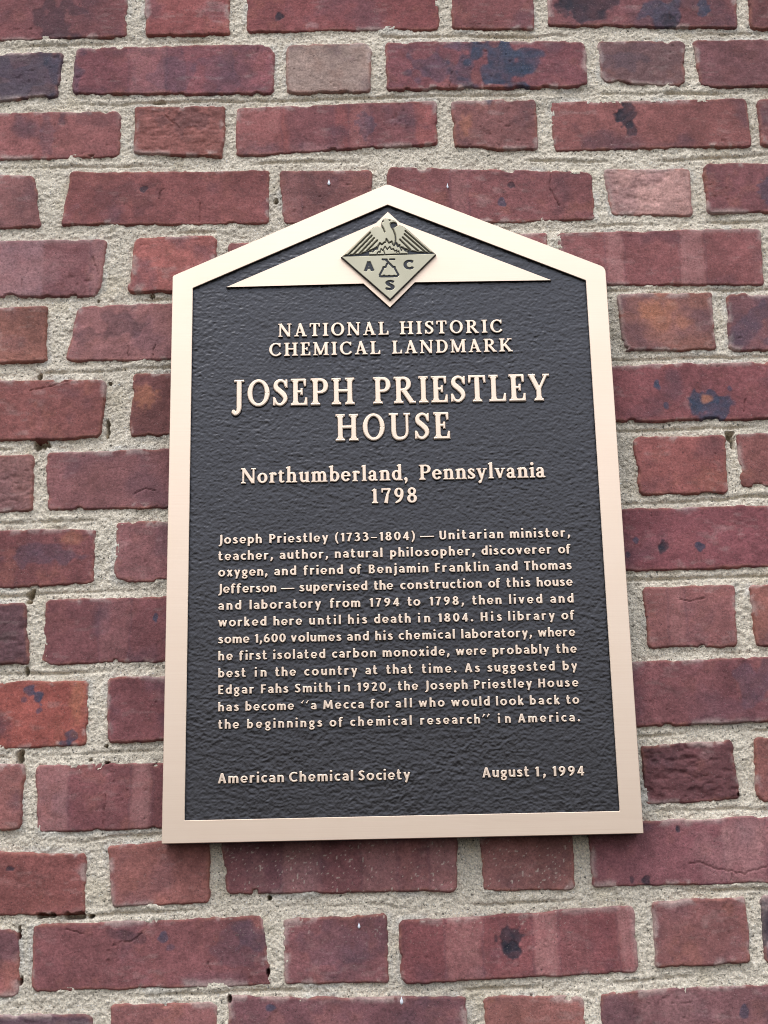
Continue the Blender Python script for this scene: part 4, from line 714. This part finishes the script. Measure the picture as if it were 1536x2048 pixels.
# ---------------------------------------------------------------- the plaque
FLOOR_Y = .0036                     # the dark field lies this far behind the polished border
def build_plaque():
    root = empty('plaque', (0, 0, OUTER[0][1]), 'bronze plaque with pointed top, pale border and raised lettering on a dark grained field', 'plaque')
    # make both outlines symmetrical
    def sym(L):
        w0 = (L[1][0] - L[0][0]) / 2; w1 = (L[2][0] - L[4][0]) / 2
        w = (w0 + w1) / 2; zb = (L[0][1] + L[1][1]) / 2; zs = (L[2][1] + L[4][1]) / 2
        return [(-w, zb), (w, zb), (w, zs), (0, L[3][1]), (-w, zs)]
    out, inn = sym(OUTER), sym(INNER)
    frame_out = rounded(out, [.0006, .0006, .008, .009, .003])
    frame_in = rounded(inn, [.0008, .0008, .0015, .0015, .0015], 3)
    keep(cutout('border', [frame_out, frame_in], 0.0, .0228, .0005, [BRONZE, PATINA], root), root)
    # dark field: grid cut to the pentagon, with real leather-like wrinkles
    step = .0008
    xs = np.arange(inn[0][0] - .002, inn[1][0] + .0025, step); zs = np.arange(inn[0][1] - .002, inn[3][1] + .004, step)
    X, Z = np.meshgrid(xs, zs)
    roof = inn[3][1] + .003 - np.abs(X) * (inn[3][1] - inn[2][1]) / inn[2][0]
    Zc = Z - 1.65
    wx = X + .0015 * vnoise(X, Z, .007, 203); wz = Zc + .0010 * vnoise(X, Z, .010, 208)
    cross = sstep(-.1, .45, fbm(X, Z, .045, 2, 202))
    lay = lambda a, sx, sz, sd: vnoise(wx * math.cos(a) + wz * math.sin(a), (wz * math.cos(a) - wx * math.sin(a)) * sx / sz, sx, sd)
    n1 = lay(.05, .0044, .0018, 204); n2 = lay(-.35, .0046, .0021, 205); n3 = lay(.95, .0044, .0021, 209); n4 = lay(-1.1, .0040, .0020, 210)
    fine = vnoise(X, Z * 1.2, .0017, 206)
    amp = .75 + .4 * vnoise(X, Z, .06, 211)
    H = 1.15 * amp * (.00017 * n1 + .00013 * n2 + cross * (.00015 * n3 + .00012 * n4)) + .00021 * fine + .0004 * fbm(X, Z, .05, 2, 207)
    mask = Z < roof
    ny, nx = X.shape; idx = np.arange(nx * ny).reshape(ny, nx)
    q = np.stack([idx[:-1, :-1], idx[:-1, 1:], idx[1:, 1:], idx[1:, :-1]], -1)
    q = q[mask[:-1, :-1] & mask[:-1, 1:] & mask[1:, 1:] & mask[1:, :-1]]
    co = np.stack([X.ravel(), FLOOR_Y - H.ravel(), Z.ravel()], 1)
    used, inv = np.unique(q, return_inverse=True)
    co = co[used]; q = inv.reshape(-1, 4)
    pent = [(inn[0][0] - .004, inn[0][1] - .004), (inn[1][0] + .004, inn[0][1] - .004), (inn[2][0] + .004, inn[2][1] + .002), (0, inn[3][1] + .004), (inn[4][0] - .004, inn[2][1] + .002)]
    # the slab's back closes the plate behind the grained face
    b0 = len(co); co = np.concatenate([co, [[x, .0125, z] for x, z in pent]])
    o = new_mesh('field', co, q, PANEL, smooth=True); keep(o, root)
    pl = cutout('backing_plate', [pent], FLOOR_Y + .0018, .0128, .0002, [PATINA, PATINA], root); keep(pl, root)
    # gable ornament
    keep(cutout('gable_ornament', [PEDIMENT], .0004, FLOOR_Y + .0012, .0003, [BRONZE, PATINA], root), root)
    build_emblem(root)
    # lettering: one part per line
    fonts = {'serif': (serif_glyphs(), 44), 'sans': (sans_glyphs(), 26)}
    cache = {}
    for style, capm, z, words in LINES:
        key = 'serif' if style.startswith('serif') else 'sans'
        glyphs, res = fonts[key]
        sx = .80 if style == 'serifc' else (.96 if key == 'serif' else 1.0)
        if key == 'sans': sx = 1.10; z += .02 * capm; capm *= .99
        VV = []; FF = []; MM = []; nV = 0
        for text, xa, xb in words:
            info = []
            for ch in text:
                if (key, ch) not in cache:
                    g = glyphs[ch]; bx0, bx1, by0, by1 = g.bounds()
                    bev = .03 if key == 'serif' else .04; off = .014 if key == 'serif' else .008
                    v, f, mi = solid_from_sdf(lambda a, b: g.sdf(a, b) - off, bx0 - off, bx1 + off, by0 - off, by1 + off, 1 / res, 1.0, bev, .030 if key == 'serif' else .065)
                    tp = v[v[:, 1] > .5]; cache[(key, ch)] = (v, f, mi, tp[:, 0].min(), tp[:, 0].max())
                info.append(cache[(key, ch)])
            ws = [(c[4] - c[3]) * sx * capm for c in info]
            n = len(info); gap = 0
            if n > 1: gap = (xb - xa - sum(ws)) / (n - 1); k = 1.0
            if n == 1 or text in ('—',): k = (xb - xa) / ws[0]
            elif gap < .0006: k = (xb - xa - .0006 * (n - 1)) / sum(ws); gap = .0006
            x = xa
            for c, w in zip(info, ws):
                v = c[0]
                h = .0030 if key == 'serif' else .0027
                # chamfer heights were built for depth 1: map 1 -> h, keeping the chamfer small
                hh = np.where(v[:, 1] > .5, h - (1 - v[:, 1]) * capm * .9, 0.0)
                VV.append(np.stack([x + (v[:, 0] - c[3]) * sx * capm * k, FLOOR_Y + .0004 - hh, z + v[:, 2] * capm], 1))
                FF += [[i + nV for i in f] for f in c[1]]; MM += c[2]; nV += len(v)
                x += w * k + gap
        o = new_mesh('inscription', np.concatenate(VV), FF, mats=[BRONZE, PATINA], midx=MM)
        keep(o, root)
    return root

def build_emblem(root):
    e = empty('emblem', (0, 0, 0)); e.location = (EMBLEM['outline_low'][2][0], 0, EMBLEM['outline_low'][2][1])
    keep(e, root)
    yb, yf = .0006, -.0034
    px = .5e-3 / 6.4 * 1.02          # one drawing unit in metres
    up, low = EMBLEM['upper'], EMBLEM['outline_low']
    full = up[:-1] + [low[1], low[2], low[0]]
    def kp(o): o.parent = e; o.matrix_parent_inverse = (Matrix.Translation(root.location) @ Matrix.Translation(Vector(e.location) - Vector(root.location))).inverted(); return o
    kp(cutout('enamel_ground', [full], yf + .0009, yb, .0002, [ENAMEL, PATINA], e))
    lines = EMBLEM['lines']; S = sans_glyphs()
    bold = {}
    def ink(x, y):
        d = np.full(x.shape, 9.)
        for w, P in lines: d = np.minimum(d, sd_cap(x, y, P, [w * px * .5] * len(P)))
        for P in EMBLEM['black']: d = np.minimum(d, sd_poly(x, y, P))
        for ch, x0, z0, x1, z1 in EMBLEM['letters']:
            g = S[ch]; b = g.bounds(); k = (z1 - z0); kx = (x1 - x0) / (b[1] - b[0])
            d = np.minimum(d, (g.sdf(b[0] + (x - x0) / kx, (y - z0) / k) - .02) * k)
        for ex, ez in EMBLEM['eye']: d = np.minimum(d, np.hypot(x - ex, y - ez) - 9 * px)
        return d
    full_p = [tuple(p) for p in full]
    divider = lines[0][1]
    flames = [tuple(p) for p in lines[13][1]]
    def above(x, y):
        A, B = divider[0], divider[-1]
        return (B[1] - A[1]) / (B[0] - A[0]) * (x - A[0]) + A[1] - y       # negative above the dividing line
    xs = [p[0] for p in full]; zs = [p[1] for p in full]
    bounds = (min(xs), max(xs), min(zs), max(zs))
    def part(name, f, depth, bev):
        v, fc, mi = solid_from_sdf(lambda x, y: np.maximum(np.maximum(sd_poly(x, y, full_p) + .0004, -ink(x, y)), f(x, y)), *bounds, .00040, depth, bev)
        co = np.stack([v[:, 0], yf + .0014 - v[:, 1], v[:, 2]], 1)
        kp(new_mesh(name, co, fc, mats=[NICKEL, ENAMEL], midx=mi))
    fl = lambda x, y: sd_poly(x, y, flames)
    part('bird_relief', lambda x, y: np.maximum(above(x, y), -fl(x, y)), .0020, .0009)
    part('flame_relief', lambda x, y: np.maximum(above(x, y), fl(x, y)), .0016, .0006)
    part('lettered_triangle', lambda x, y: -above(x, y), .0014, .0004)

build_wall()
build_plaque()
